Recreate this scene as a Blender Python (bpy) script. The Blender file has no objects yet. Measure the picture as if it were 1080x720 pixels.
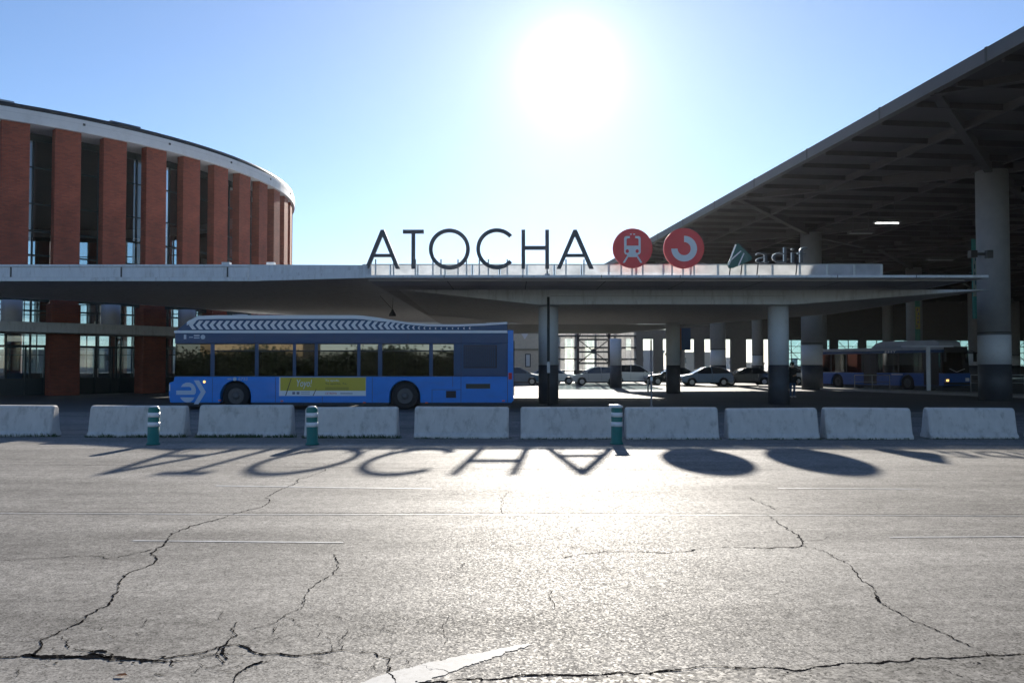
import bpy, bmesh, math, random
from mathutils import Vector, Matrix
R_ = math.radians
random.seed(7)
SC = bpy.context.scene
COL = SC.collection

# ------------------------------------------------------------------ camera, sky, sun, exposure
F_PX, EYE = 900.0, 1.57
PITCH = math.atan(26 / F_PX)
cam_d = bpy.data.cameras.new('camera'); cam = bpy.data.objects.new('camera', cam_d); COL.objects.link(cam)
cam.location = (0, 0, EYE); cam.rotation_euler = (math.pi / 2 + PITCH, 0, 0)
cam_d.sensor_width = 36; cam_d.lens = F_PX / 1080 * 36; cam_d.clip_start = .05; cam_d.clip_end = 6000
SC.camera = cam
SUN_EL, SUN_AZ = R_(19.36), R_(3.92)          # azimuth from +Y towards +X
sun_dir = Vector((math.sin(SUN_AZ) * math.cos(SUN_EL), math.cos(SUN_AZ) * math.cos(SUN_EL), math.sin(SUN_EL)))
world = bpy.data.worlds.new('World'); SC.world = world; world.use_nodes = True
wn, wl = world.node_tree.nodes, world.node_tree.links
bg = wn['Background']; bg.inputs['Strength'].default_value = .062
sky = wn.new('ShaderNodeTexSky'); sky.sky_type = 'NISHITA'; sky.sun_disc = False
sky.sun_elevation = SUN_EL; sky.sun_rotation = SUN_AZ
sky.air_density = 1.0; sky.dust_density = 0.08; sky.ozone_density = 2.6; sky.altitude = 650
# the bright aureole round the sun belongs to the sky itself
wtc = wn.new('ShaderNodeTexCoord'); wd_ = wn.new('ShaderNodeVectorMath'); wd_.operation = 'DOT_PRODUCT'; wd_.inputs[1].default_value = sun_dir
wl.new(wtc.outputs['Generated'], wd_.inputs[0])
tn = wn.new('ShaderNodeVectorMath'); tn.operation = 'MULTIPLY'; tn.inputs[1].default_value = (.92, .96, 1.07); wl.new(sky.outputs[0], tn.inputs[0])
acc = tn.outputs[0]
for power, amp, tint in ((3600, 40, (1, .99, .97)), (900, 3.0, (1, .99, .98)), (260, 1.5, (1, .99, .98)), (70, 1.0, (1, .985, .97)), (14, 1.5, (1, .97, .96))):
    cl = wn.new('ShaderNodeMath'); cl.operation = 'MAXIMUM'; cl.inputs[1].default_value = 0; wl.new(wd_.outputs['Value'], cl.inputs[0])
    pw = wn.new('ShaderNodeMath'); pw.operation = 'POWER'; pw.inputs[1].default_value = power; wl.new(cl.outputs[0], pw.inputs[0])
    sc_ = wn.new('ShaderNodeVectorMath'); sc_.operation = 'SCALE'; sc_.inputs[0].default_value = [c * amp for c in tint]; wl.new(pw.outputs[0], sc_.inputs['Scale'])
    ad_ = wn.new('ShaderNodeVectorMath'); ad_.operation = 'ADD'; wl.new(acc, ad_.inputs[0]); wl.new(sc_.outputs[0], ad_.inputs[1]); acc = ad_.outputs[0]
wl.new(acc, bg.inputs['Color'])
sun_d = bpy.data.lights.new('sun', 'SUN'); sun_d.energy = 4.2; sun_d.angle = R_(.53); sun_d.color = (1, .93, .82)
sun = bpy.data.objects.new('sun', sun_d); COL.objects.link(sun)
sun.rotation_euler = sun_dir.to_track_quat('Z', 'Y').to_euler()
SC.view_settings.view_transform = 'Standard'; SC.view_settings.look = 'None'
SC.view_settings.gamma = 1; SC.view_settings.use_curve_mapping = False
SC.view_settings.exposure = 1.18
SC.render.engine = 'CYCLES'
SC.cycles.max_bounces = 10; SC.cycles.transparent_max_bounces = 24; SC.cycles.sample_clamp_indirect = 6
SC.cycles.caustics_reflective = False; SC.cycles.caustics_refractive = False

# ------------------------------------------------------------------ helpers
def ray(px, py):
    x, u = (px - 540) / F_PX, (360 - py) / F_PX
    return Vector((x, math.cos(PITCH) - u * math.sin(PITCH), math.sin(PITCH) + u * math.cos(PITCH)))
def at(px, py, Y):
    d = ray(px, py); return d * (Y / d.y) + Vector((0, 0, EYE))
def onz(px, py, z=0.):
    d = ray(px, py); return d * ((z - EYE) / d.z) + Vector((0, 0, EYE))

class MB:
    """collects shapes for one mesh"""
    def __init__(s): s.v, s.f, s.m, s.sm = [], [], [], []
    def add(s, vs, fs, mi=0, smooth=False, M=None):
        b = len(s.v)
        s.v += [tuple(M @ Vector(v)) if M else tuple(v) for v in vs]
        for f in fs:
            s.f.append([b + i for i in f]); s.m.append(mi); s.sm.append(smooth)
        return s
    def box(s, a, b, mi=0, M=None):
        (x0, y0, z0), (x1, y1, z1) = a, b
        vs = [(x0, y0, z0), (x1, y0, z0), (x1, y1, z0), (x0, y1, z0), (x0, y0, z1), (x1, y0, z1), (x1, y1, z1), (x0, y1, z1)]
        return s.add(vs, [(3, 2, 1, 0), (4, 5, 6, 7), (0, 1, 5, 4), (1, 2, 6, 5), (2, 3, 7, 6), (3, 0, 4, 7)], mi, False, M)
    def prism(s, poly, y0, y1, mi=0, M=None):
        """polygon in x,z extruded along y"""
        n = len(poly)
        vs = [(x, y0, z) for x, z in poly] + [(x, y1, z) for x, z in poly]
        fs = [tuple(range(n)), tuple(range(2 * n - 1, n - 1, -1))] + [(i, i + n, (i + 1) % n + n, (i + 1) % n) for i in range(n)]
        return s.add(vs, fs, mi, False, M)
    def slab(s, poly, z0, z1, mi=0, M=None):
        """polygon in x,y extruded along z"""
        n = len(poly)
        vs = [(x, y, z0) for x, y in poly] + [(x, y, z1) for x, y in poly]
        fs = [tuple(range(n - 1, -1, -1)), tuple(range(n, 2 * n))] + [(i, (i + 1) % n, (i + 1) % n + n, i + n) for i in range(n)]
        return s.add(vs, fs, mi, False, M)
    def lathe(s, prof, n=32, mi=0, M=None, smooth=True, cap=True):
        """(radius, z) profile turned round z"""
        vs, fs = [], []
        for r, z in prof:
            vs += [(r * math.cos(2 * math.pi * k / n), r * math.sin(2 * math.pi * k / n), z) for k in range(n)]
        for j in range(len(prof) - 1):
            for k in range(n):
                fs.append((j * n + k, j * n + (k + 1) % n, (j + 1) * n + (k + 1) % n, (j + 1) * n + k))
        s.add(vs, fs, mi, smooth, M)
        if cap:
            b = len(s.v) - len(vs)
            s.f.append([b + k for k in range(n - 1, -1, -1)]); s.m.append(mi); s.sm.append(False)
            s.f.append([b + (len(prof) - 1) * n + k for k in range(n)]); s.m.append(mi); s.sm.append(False)
        return s
    def tube(s, pts, r, n=8, mi=0, M=None):
        pts = [Vector(p) for p in pts]
        for a, b in zip(pts[:-1], pts[1:]):
            d = b - a
            q = d.to_track_quat('Z', 'Y').to_matrix().to_4x4(); q.translation = a
            s.lathe([(r, 0), (r, d.length)], n, mi, (M @ q) if M else q)
        return s
    def ring(s, r0, r1, z0, z1, n=96, a0=0., a1=2 * math.pi, mi=0, c=(0, 0)):
        """annulus sector about z"""
        full = abs(a1 - a0 - 2 * math.pi) < 1e-6
        k = n if full else n + 1
        vs = []
        for i in range(k):
            a = a0 + (a1 - a0) * i / n; ca, sa = math.cos(a), math.sin(a)
            vs += [(c[0] + r0 * ca, c[1] + r0 * sa, z0), (c[0] + r1 * ca, c[1] + r1 * sa, z0), (c[0] + r1 * ca, c[1] + r1 * sa, z1), (c[0] + r0 * ca, c[1] + r0 * sa, z1)]
        fs = []
        for i in range(n):
            p, q = 4 * i, 4 * ((i + 1) % k)
            fs += [(p, p + 1, q + 1, q)[::-1], (p + 1, p + 2, q + 2, q + 1)[::-1], (p + 2, p + 3, q + 3, q + 2)[::-1], (p + 3, p, q, q + 3)[::-1]]
        if not full:
            fs += [(0, 1, 2, 3), (4 * n + 3, 4 * n + 2, 4 * n + 1, 4 * n)]
        return s.add(vs, fs, mi)
    def build(s, name, mats, parent=None, loc=None, bevel=0., rot=None):
        me = bpy.data.meshes.new(name); me.from_pydata(s.v, [], s.f)
        for m in (mats if isinstance(mats, (list, tuple)) else [mats]): me.materials.append(m)
        me.polygons.foreach_set('material_index', s.m); me.polygons.foreach_set('use_smooth', s.sm)
        bm = bmesh.new(); bm.from_mesh(me); bmesh.ops.recalc_face_normals(bm, faces=bm.faces); bm.to_mesh(me); bm.free()
        me.update()
        o = bpy.data.objects.new(name, me); COL.objects.link(o)
        if parent: o.parent = parent
        if loc is not None: o.location = loc
        if rot is not None: o.rotation_euler = rot
        if bevel:
            b = o.modifiers.new('bevel', 'BEVEL'); b.width = bevel; b.segments = 2; b.limit_method = 'ANGLE'; b.angle_limit = R_(40)
        return o

def tag(o, label=None, cat=None, group=None, kind=None):
    for k, v in (('label', label), ('category', cat), ('group', group), ('kind', kind)):
        if v: o[k] = v
    return o
def thing(name, label, cat, loc=(0, 0, 0), rz=0., group=None):
    o = bpy.data.objects.new(name, None); COL.objects.link(o); o.location = loc; o.rotation_euler = (0, 0, rz)
    o.empty_display_size = .2
    return tag(o, label, cat, group)
def copy_tree(o, parent=None):
    c = o.copy(); COL.objects.link(c); c.parent = parent
    for ch in list(o.children):
        if ch.name in COL.objects: copy_tree(ch, c)
    return c

# text turned into a mesh in the x,z plane, facing -y, fitted into w by h, lower left at the origin
def text_mb(mb, txt, x, z, w, h, y, depth=.004, mi=0, shear=0., thin=0.):
    cu = bpy.data.curves.new('lettering', 'FONT'); cu.body = txt; cu.resolution_u = 3; cu.shear = shear; cu.offset = -thin
    ob = bpy.data.objects.new('lettering', cu); COL.objects.link(ob)
    dg = bpy.context.evaluated_depsgraph_get()
    me = bpy.data.meshes.new_from_object(ob.evaluated_get(dg))
    xs = [v.co.x for v in me.vertices]; ys = [v.co.y for v in me.vertices]
    x0, y0 = min(xs), min(ys); sx = w / (max(xs) - x0); sy = h / (max(ys) - y0)
    vs = [(x + (v.co.x - x0) * sx, y, z + (v.co.y - y0) * sy) for v in me.vertices]
    fs = [tuple(p.vertices) for p in me.polygons]
    n = len(vs)
    if depth > .001:      # give it a back and sides
        edge = {}
        for f in fs:
            for a, b in zip(f, f[1:] + f[:1]):
                edge[(a, b)] = edge.get((a, b), 0) + 1
        sides = [(a, b, b + n, a + n) for (a, b) in edge if (b, a) not in edge]
        vs2 = vs + [(a, y + depth, c) for a, _, c in vs]
        mb.add(vs2, fs + [tuple(i + n for i in reversed(f)) for f in fs] + sides, mi)
    else:
        mb.add(vs, fs, mi)
    bpy.data.objects.remove(ob); bpy.data.curves.remove(cu); bpy.data.meshes.remove(me)
    return mb

# ------------------------------------------------------------------ materials
MATS = {}
def mat(name, col, rough=.6, metal=0., var=.0, scale=3., bump=0., bscale=40., spec=.5, coat=0., stain=None, stain_amt=0., stain_scale=1.2, stretch=(1, 1, 1)):
    if name in MATS: return MATS[name]
    m = bpy.data.materials.new(name); m.use_nodes = True; MATS[name] = m
    n, l = m.node_tree.nodes, m.node_tree.links; b = n['Principled BSDF']
    b.inputs['Roughness'].default_value = rough; b.inputs['Metallic'].default_value = metal
    b.inputs['Specular IOR Level'].default_value = spec; b.inputs['Coat Weight'].default_value = coat
    b.inputs['Base Color'].default_value = (*col, 1)
    if var or bump or stain:
        tc = n.new('ShaderNodeTexCoord'); mp = n.new('ShaderNodeMapping'); mp.inputs['Scale'].default_value = stretch
        oi = n.new('ShaderNodeObjectInfo'); om = n.new('ShaderNodeMath'); om.operation = 'MULTIPLY'; om.inputs[1].default_value = 71.; l.new(oi.outputs['Random'], om.inputs[0])
        l.new(tc.outputs['Object'], mp.inputs[0]); l.new(om.outputs[0], mp.inputs['Location'])
    c_out = None
    if var:
        t = n.new('ShaderNodeTexNoise'); t.inputs['Scale'].default_value = scale; t.inputs['Detail'].default_value = 8; t.inputs['Roughness'].default_value = .65
        l.new(mp.outputs[0], t.inputs[0])
        r = n.new('ShaderNodeMapRange'); r.inputs[1].default_value = .25; r.inputs[2].default_value = .75
        r.inputs[3].default_value = 1 - var; r.inputs[4].default_value = 1 + var
        l.new(t.outputs[0], r.inputs[0])
        mx = n.new('ShaderNodeMix'); mx.data_type = 'RGBA'; mx.blend_type = 'MULTIPLY'; mx.inputs[0].default_value = 1
        mx.inputs[6].default_value = (*col, 1); l.new(r.outputs[0], mx.inputs[7]); c_out = mx.outputs[2]
    if stain:
        t = n.new('ShaderNodeTexNoise'); t.inputs['Scale'].default_value = stain_scale; t.inputs['Detail'].default_value = 10; t.inputs['Roughness'].default_value = .7
        l.new(mp.outputs[0], t.inputs[0])
        r = n.new('ShaderNodeMapRange'); r.inputs[1].default_value = .52; r.inputs[2].default_value = .72; r.inputs[4].default_value = stain_amt
        l.new(t.outputs[0], r.inputs[0])
        mx = n.new('ShaderNodeMix'); mx.data_type = 'RGBA'
        l.new(r.outputs[0], mx.inputs[0])
        if c_out: l.new(c_out, mx.inputs[6])
        else: mx.inputs[6].default_value = (*col, 1)
        mx.inputs[7].default_value = (*stain, 1); c_out = mx.outputs[2]
    if c_out: l.new(c_out, b.inputs['Base Color'])
    if bump:
        t = n.new('ShaderNodeTexNoise'); t.inputs['Scale'].default_value = bscale; t.inputs['Detail'].default_value = 6
        l.new(mp.outputs[0], t.inputs[0])
        bp = n.new('ShaderNodeBump'); bp.inputs['Strength'].default_value = bump; bp.inputs['Distance'].default_value = .01
        l.new(t.outputs[0], bp.inputs['Height']); l.new(bp.outputs[0], b.inputs['Normal'])
    return m

def glass(name, tint, refl=.9, rough=.0, f0=.06):
    m = bpy.data.materials.new(name); m.use_nodes = True; n, l = m.node_tree.nodes, m.node_tree.links
    n.remove(n['Principled BSDF']); out = n['Material Output']
    tr = n.new('ShaderNodeBsdfTransparent'); tr.inputs[0].default_value = (*tint, 1)
    gl = n.new('ShaderNodeBsdfGlossy'); gl.inputs['Roughness'].default_value = rough; gl.inputs[0].default_value = (refl, refl, refl, 1)
    fr = n.new('ShaderNodeLayerWeight'); fr.inputs[0].default_value = .35
    mr = n.new('ShaderNodeMapRange'); mr.inputs[3].default_value = f0; mr.inputs[4].default_value = .85
    l.new(fr.outputs['Fresnel'], mr.inputs[0])
    mx = n.new('ShaderNodeMixShader'); l.new(mr.outputs[0], mx.inputs[0]); l.new(tr.outputs[0], mx.inputs[1]); l.new(gl.outputs[0], mx.inputs[2])
    l.new(mx.outputs[0], out.inputs[0]); return m

def asphalt(name, dark, light, rough=.72, sc=1.):
    m = bpy.data.materials.new(name); m.use_nodes = True; n, l = m.node_tree.nodes, m.node_tree.links; b = n['Principled BSDF']
    tc = n.new('ShaderNodeTexCoord')
    def noise(s, d=4, r=.6, stretch=None):
        t = n.new('ShaderNodeTexNoise'); t.inputs['Scale'].default_value = s; t.inputs['Detail'].default_value = d; t.inputs['Roughness'].default_value = r
        if stretch:
            mp = n.new('ShaderNodeMapping'); mp.inputs['Scale'].default_value = stretch; l.new(tc.outputs['Object'], mp.inputs[0]); l.new(mp.outputs[0], t.inputs[0])
        else: l.new(tc.outputs['Object'], t.inputs[0])
        return t.outputs[0]
    def rng(x, a, b, c, d):
        r = n.new('ShaderNodeMapRange'); r.inputs[1].default_value = a; r.inputs[2].default_value = b; r.inputs[3].default_value = c; r.inputs[4].default_value = d; l.new(x, r.inputs[0]); return r.outputs[0]
    def mul(a, b):
        q = n.new('ShaderNodeMath'); q.operation = 'MULTIPLY'; l.new(a, q.inputs[0]); l.new(b, q.inputs[1]); return q.outputs[0]
    big = mul(rng(noise(.4, 6, .6, (.25, 1, 1)), .3, .7, .72, 1.16), rng(noise(1.1, 7, .7, (.12, 1, 1)), .35, .65, .8, 1.12))
    mid = rng(noise(2.2, 9, .72), .3, .7, .84, 1.14)
    vo = n.new('ShaderNodeTexVoronoi'); vo.inputs['Scale'].default_value = 85 * sc; l.new(tc.outputs['Object'], vo.inputs[0])
    bw = n.new('ShaderNodeSeparateColor'); l.new(vo.outputs['Color'], bw.inputs[0])
    agg = rng(bw.outputs[0], 0, 1, .72, 1.3)                         # stones of different grey
    pits = rng(noise(95 * sc, 3, .65), .36, .47, .38, 1.)            # dark pits between the stones
    clus = rng(noise(14, 5, .7), .3, .6, .7, 1.1)
    oil = rng(noise(.75, 5, .75), .64, .74, 1., .72)
    f = mul(mul(mul(mul(big, mid), mul(agg, pits)), clus), oil)
    tint = n.new('ShaderNodeMix'); tint.data_type = 'RGBA'; tint.inputs[6].default_value = (*dark, 1); tint.inputs[7].default_value = (*light, 1); l.new(rng(noise(5, 6, .7), .3, .7, 0, 1), tint.inputs[0])
    mx = n.new('ShaderNodeMix'); mx.data_type = 'RGBA'; mx.blend_type = 'MULTIPLY'; mx.inputs[0].default_value = 1
    l.new(tint.outputs[2], mx.inputs[6]); l.new(f, mx.inputs[7]); l.new(mx.outputs[2], b.inputs['Base Color'])
    l.new(rng(bw.outputs[1], 0, 1, rough - .16, rough + .16), b.inputs['Roughness']); l.new(rng(f, .3, 1.5, .02, .3), b.inputs['Specular IOR Level'])
    bp = n.new('ShaderNodeBump'); bp.inputs['Strength'].default_value = .28; bp.inputs['Distance'].default_value = .004
    l.new(mul(noise(150 * sc, 4, .7), pits), bp.inputs['Height']); l.new(bp.outputs[0], b.inputs['Normal'])
    return m

def brick(name):
    m = bpy.data.materials.new(name); m.use_nodes = True; n, l = m.node_tree.nodes, m.node_tree.links; b = n['Principled BSDF']
    tc = n.new('ShaderNodeTexCoord'); sep = n.new('ShaderNodeSeparateXYZ'); l.new(tc.outputs['Object'], sep.inputs[0])
    ad = n.new('ShaderNodeMath'); ad.operation = 'ADD'; l.new(sep.outputs[0], ad.inputs[0]); l.new(sep.outputs[1], ad.inputs[1])
    cb = n.new('ShaderNodeCombineXYZ'); l.new(ad.outputs[0], cb.inputs[0]); l.new(sep.outputs[2], cb.inputs[1])
    br = n.new('ShaderNodeTexBrick'); br.inputs['Scale'].default_value = 1; br.inputs['Brick Width'].default_value = .26; br.inputs['Row Height'].default_value = .075
    br.inputs['Mortar Size'].default_value = .008; br.inputs['Color1'].default_value = (.33, .075, .036, 1); br.inputs['Color2'].default_value = (.22, .05, .027, 1)
    br.inputs['Mortar'].default_value = (.17, .075, .055, 1); l.new(cb.outputs[0], br.inputs[0])
    t = n.new('ShaderNodeTexNoise'); t.inputs['Scale'].default_value = .8; t.inputs['Detail'].default_value = 6; l.new(tc.outputs['Object'], t.inputs[0])
    r = n.new('ShaderNodeMapRange'); r.inputs[1].default_value = .3; r.inputs[2].default_value = .7; r.inputs[3].default_value = .75; r.inputs[4].default_value = 1.2; l.new(t.outputs[0], r.inputs[0])
    mx = n.new('ShaderNodeMix'); mx.data_type = 'RGBA'; mx.blend_type = 'MULTIPLY'; mx.inputs[0].default_value = 1
    l.new(br.outputs[0], mx.inputs[6]); l.new(r.outputs[0], mx.inputs[7]); l.new(mx.outputs[2], b.inputs['Base Color'])
    b.inputs['Roughness'].default_value = .85
    bp = n.new('ShaderNodeBump'); bp.inputs['Strength'].default_value = .5; bp.inputs['Distance'].default_value = .01; bp.invert = True
    l.new(br.outputs['Fac'], bp.inputs['Height']); l.new(bp.outputs[0], b.inputs['Normal'])
    return m

def frosted(name):
    m = bpy.data.materials.new(name); m.use_nodes = True; n, l = m.node_tree.nodes, m.node_tree.links
    n.remove(n['Principled BSDF']); out = n['Material Output']
    tc = n.new('ShaderNodeTexCoord'); t = n.new('ShaderNodeTexNoise'); t.inputs['Scale'].default_value = 2.5; t.inputs['Detail'].default_value = 8; l.new(tc.outputs['Object'], t.inputs[0])
    rp = n.new('ShaderNodeMapRange'); rp.inputs[3].default_value = .35; rp.inputs[4].default_value = .9; l.new(t.outputs[0], rp.inputs[0])
    tr = n.new('ShaderNodeBsdfTransparent'); tr.inputs[0].default_value = (.85, .88, .9, 1)
    tl = n.new('ShaderNodeBsdfTranslucent'); l.new(rp.outputs[0], tl.inputs[0])
    df = n.new('ShaderNodeBsdfDiffuse'); l.new(rp.outputs[0], df.inputs[0])
    m1 = n.new('ShaderNodeMixShader'); m1.inputs[0].default_value = .55; l.new(tl.outputs[0], m1.inputs[1]); l.new(df.outputs[0], m1.inputs[2])
    m2 = n.new('ShaderNodeMixShader'); m2.inputs[0].default_value = .68; l.new(tr.outputs[0], m2.inputs[1]); l.new(m1.outputs[0], m2.inputs[2])
    l.new(m2.outputs[0], out.inputs[0]); return m

def emit(name, col, s):
    m = bpy.data.materials.new(name); m.use_nodes = True; b = m.node_tree.nodes['Principled BSDF']
    b.inputs['Base Color'].default_value = (*col, 1); b.inputs['Emission Color'].default_value = (*col, 1); b.inputs['Emission Strength'].default_value = s; return m

ROAD = asphalt('worn_asphalt', (.215, .203, .184), (.285, .268, .244), .76)
PATCH = asphalt('coarse_asphalt', (.13, .122, .11), (.2, .188, .172), .72, .6)
CRACK = mat('crack_dirt', (.014, .013, .013), 1., spec=0.)
LINE = mat('worn_white_paint', (.42, .415, .4), .75, var=.25, scale=30, stain=(.13, .125, .115), stain_amt=1., stain_scale=60)
FAINT = mat('worn_thin_paint', (.42, .415, .4), .5, var=.3, scale=20, stain=(.2, .195, .185), stain_amt=1, stain_scale=14)
CONC = mat('barrier_concrete', (.58, .555, .52), .85, var=.12, scale=4, bump=.3, bscale=60, stain=(.27, .25, .22), stain_amt=.75, stain_scale=3.4, stretch=(1.6, 1, .9))
CANOPY = mat('canopy_white_concrete', (.66, .68, .70), .8, var=.1, scale=1.2, stain=(.3, .285, .27), stain_amt=.6, stain_scale=1.5, stretch=(3, 3, .7))
SOFFIT = mat('canopy_soffit', (.5, .505, .515), .85, var=.08, scale=.8)
COLWHITE = mat('column_white_paint', (.68, .71, .75), .6, var=.06, scale=3, stain=(.4, .39, .37), stain_amt=.4, stain_scale=3)
COLDARK = mat('column_dark_paint', (.055, .062, .075), .55, var=.2, scale=3)
COLGREY = mat('column_concrete', (.25, .265, .285), .85, var=.12, scale=2, bump=.2, bscale=15)
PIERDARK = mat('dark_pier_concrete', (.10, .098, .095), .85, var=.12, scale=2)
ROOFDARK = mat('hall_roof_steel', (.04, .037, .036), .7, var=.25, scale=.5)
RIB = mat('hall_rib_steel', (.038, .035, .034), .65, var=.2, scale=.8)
FASCIA = mat('hall_edge_metal', (.075, .072, .072), .6, var=.15, scale=.6)
BRICK = brick('red_brick')
RINGW = mat('rotunda_white_ring', (.6, .6, .6), .65, var=.06, scale=1, stain=(.38, .36, .34), stain_amt=.4, stain_scale=.8)
ROOFBLK = mat('rotunda_roof_dark', (.02, .021, .024), .5, var=.2, scale=1)
FRAME = mat('dark_teal_frame', (.02, .035, .038), .45)
GLASSR = glass('rotunda_glass', (.62, .74, .8), .9, 0, .16)
GLASSB = glass('bus_tinted_glass', (.2, .28, .3), .9, .004, .05)
HOPPER = glass('bus_hopper_glass', (.10, .26, .34), .8, .02, .2)  # teal tint puts the reflected sky into the pane colour
GLASSC = glass('car_glass', (.25, .3, .32), .95, 0, .1)
GLASSH = glass('hall_glazing', (.55, .72, .78), .8, .05, .1)
FROST = frosted('dirty_parapet_panel')
LETTER = mat('letter_dark_metal', (.075, .078, .085), .45, .3)
STEEL = mat('galvanised_steel', (.42, .43, .44), .45, .7, var=.15, scale=6)
DARKSTEEL = mat('dark_steel', (.06, .062, .066), .5, .4)
RED = mat('sign_red', (.82, .06, .06), .45, var=.06, scale=3)
WHITE = mat('sign_white', (.72, .73, .74), .5)
GREEN = mat('sign_green', (.006, .10, .08), .4)
CHROME = mat('bright_letter_edge', (.62, .63, .64), .3, .9)
BLUE = mat('bus_blue_paint', (.001, .20, .66), .4, coat=.12, var=.1, scale=1.5, stain=(.01, .12, .34), stain_amt=.4, stain_scale=2.2, stretch=(.5, 1, 1.4))
NAVY = mat('bus_navy_panel', (.006, .05, .14), .42, coat=.05)
BUSWHITE = mat('bus_white_trim', (.7, .72, .74), .4)
BUSROOF = mat('bus_shaded_roof', (.33, .35, .38), .6, var=.15, scale=2)  # white roof painted grey, its dimness in the hall put into the colour
SKIRT = mat('bus_dark_skirt', (.025, .032, .04), .6)
RUBBER = mat('tyre_rubber', (.016, .016, .017), .85)
RIMS = mat('wheel_rim_grey', (.09, .09, .095), .5, .5)
RIMA = mat('car_alloy', (.45, .45, .46), .35, .8)
BLACK = mat('black_plastic', (.012, .012, .013), .5)
YELLOW = mat('advert_yellow', (.55, .43, .03), .5)
ORANGE = mat('marker_amber', (.7, .13, .01), .4)
REDL = mat('lamp_red', (.5, .012, .01), .3)
LAMP = mat('lamp_clear', (.75, .76, .78), .15)
LIT = emit('lit_amber_lamp', (1, .5, .12), 1.2)
TUBE = emit('lit_tube', (1, .98, .93), 6)
BOLLG = mat('bollard_green', (.008, .15, .125), .5, var=.1, scale=8, stain=(.05, .14, .12), stain_amt=.5, stain_scale=9)
REFL = mat('reflective_white', (.72, .74, .76), .35, stain=(.4, .4, .38), stain_amt=.5, stain_scale=12)
SEATB = mat('seat_blue_fabric', (.03, .06, .14), .8)
POLEY = mat('handrail_yellow', (.6, .42, .03), .4)
SKIN = mat('skin', (.42, .24, .16), .6)
HAIR = mat('dark_hair', (.012, .01, .009), .7)
COAT = mat('dark_coat', (.014, .015, .019), .8)
JEANS = mat('blue_jeans', (.05, .09, .17), .85)
SHOE = mat('white_shoe', (.6, .6, .6), .6)

# ------------------------------------------------------------------ ground and road
g = MB().add([(-2500, -400, 0), (2500, -400, 0), (2500, 4500, 0), (-2500, 4500, 0)], [(0, 1, 2, 3)]).build('ground', mat('station_asphalt', (.085, .083, .08), .8, var=.25, scale=.4, bump=.3, bscale=60)); g['kind'] = 'structure'
rd = MB().add([(-90, -12, .004), (90, -12, .004), (90, 29.2, .004), (-90, 29.2, .004)], [(0, 1, 2, 3)]).build('road', ROAD); rd['kind'] = 'structure'

def fractal(a, b, amp, step):
    """broken line from a to b by midpoint displacement"""
    L = (b - a).length
    if L < step: return [a]
    d = (b - a) / L; m = a.lerp(b, random.uniform(.4, .6)) + Vector((-d.y, d.x, 0)) * random.gauss(0, amp * .62 * L ** .75)
    return fractal(a, m, amp, step) + fractal(m, b, amp, step)
def ribbon(mb, pts, w0, w1=None, z=.008, jag=1., edge=True):
    """irregular dark strip through ground points; w in metres at each end"""
    w1 = w0 if w1 is None else w1
    P = [onz(*p) for p in pts]; out = []
    for a, b in zip(P[:-1], P[1:]):
        out += fractal(a, b, .075 * jag, max(.012, .0022 * a.y) if jag > .5 else .3)
    out.append(P[-1]); n = len(out); vs = []; fs = []; w_ = 1.
    for i, p in enumerate(out):
        d = (out[min(i + 1, n - 1)] - out[max(i - 1, 0)]); d = d.normalized() if d.length > 1e-6 else Vector((1, 0, 0)); nrm = Vector((-d.y, d.x, 0))
        t = i / max(1, n - 1); w_ = max(.25, min(1.7, w_ + random.gauss(0, .28) + (1 - w_) * .2)) if jag > .5 else random.uniform(.7, 1.2)
        w = (w0 + (w1 - w0) * t) * w_ * .5
        vs += [(p.x + nrm.x * w, p.y + nrm.y * w, z), (p.x - nrm.x * w, p.y - nrm.y * w, z)]
        if i: fs.append((2 * i - 2, 2 * i - 1, 2 * i + 1, 2 * i))
    mb.add(vs, fs)
    if jag > .5 and edge:        # crumbled bits and hair cracks beside the main crack
        for p in out[1:-1]:
            if random.random() < .06:
                q = p + Vector((random.gauss(0, .05), random.gauss(0, .05), 0)); r = random.uniform(.3, 1.) * w0 * .6; k = random.randint(4, 6)
                mb.add([(q.x + r * math.cos(j * 6.28 / k) * random.uniform(.4, 1.3), q.y + r * math.sin(j * 6.28 / k) * random.uniform(.4, 1.3), z + .0004) for j in range(k)], [tuple(range(k))])
cr = MB()
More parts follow.
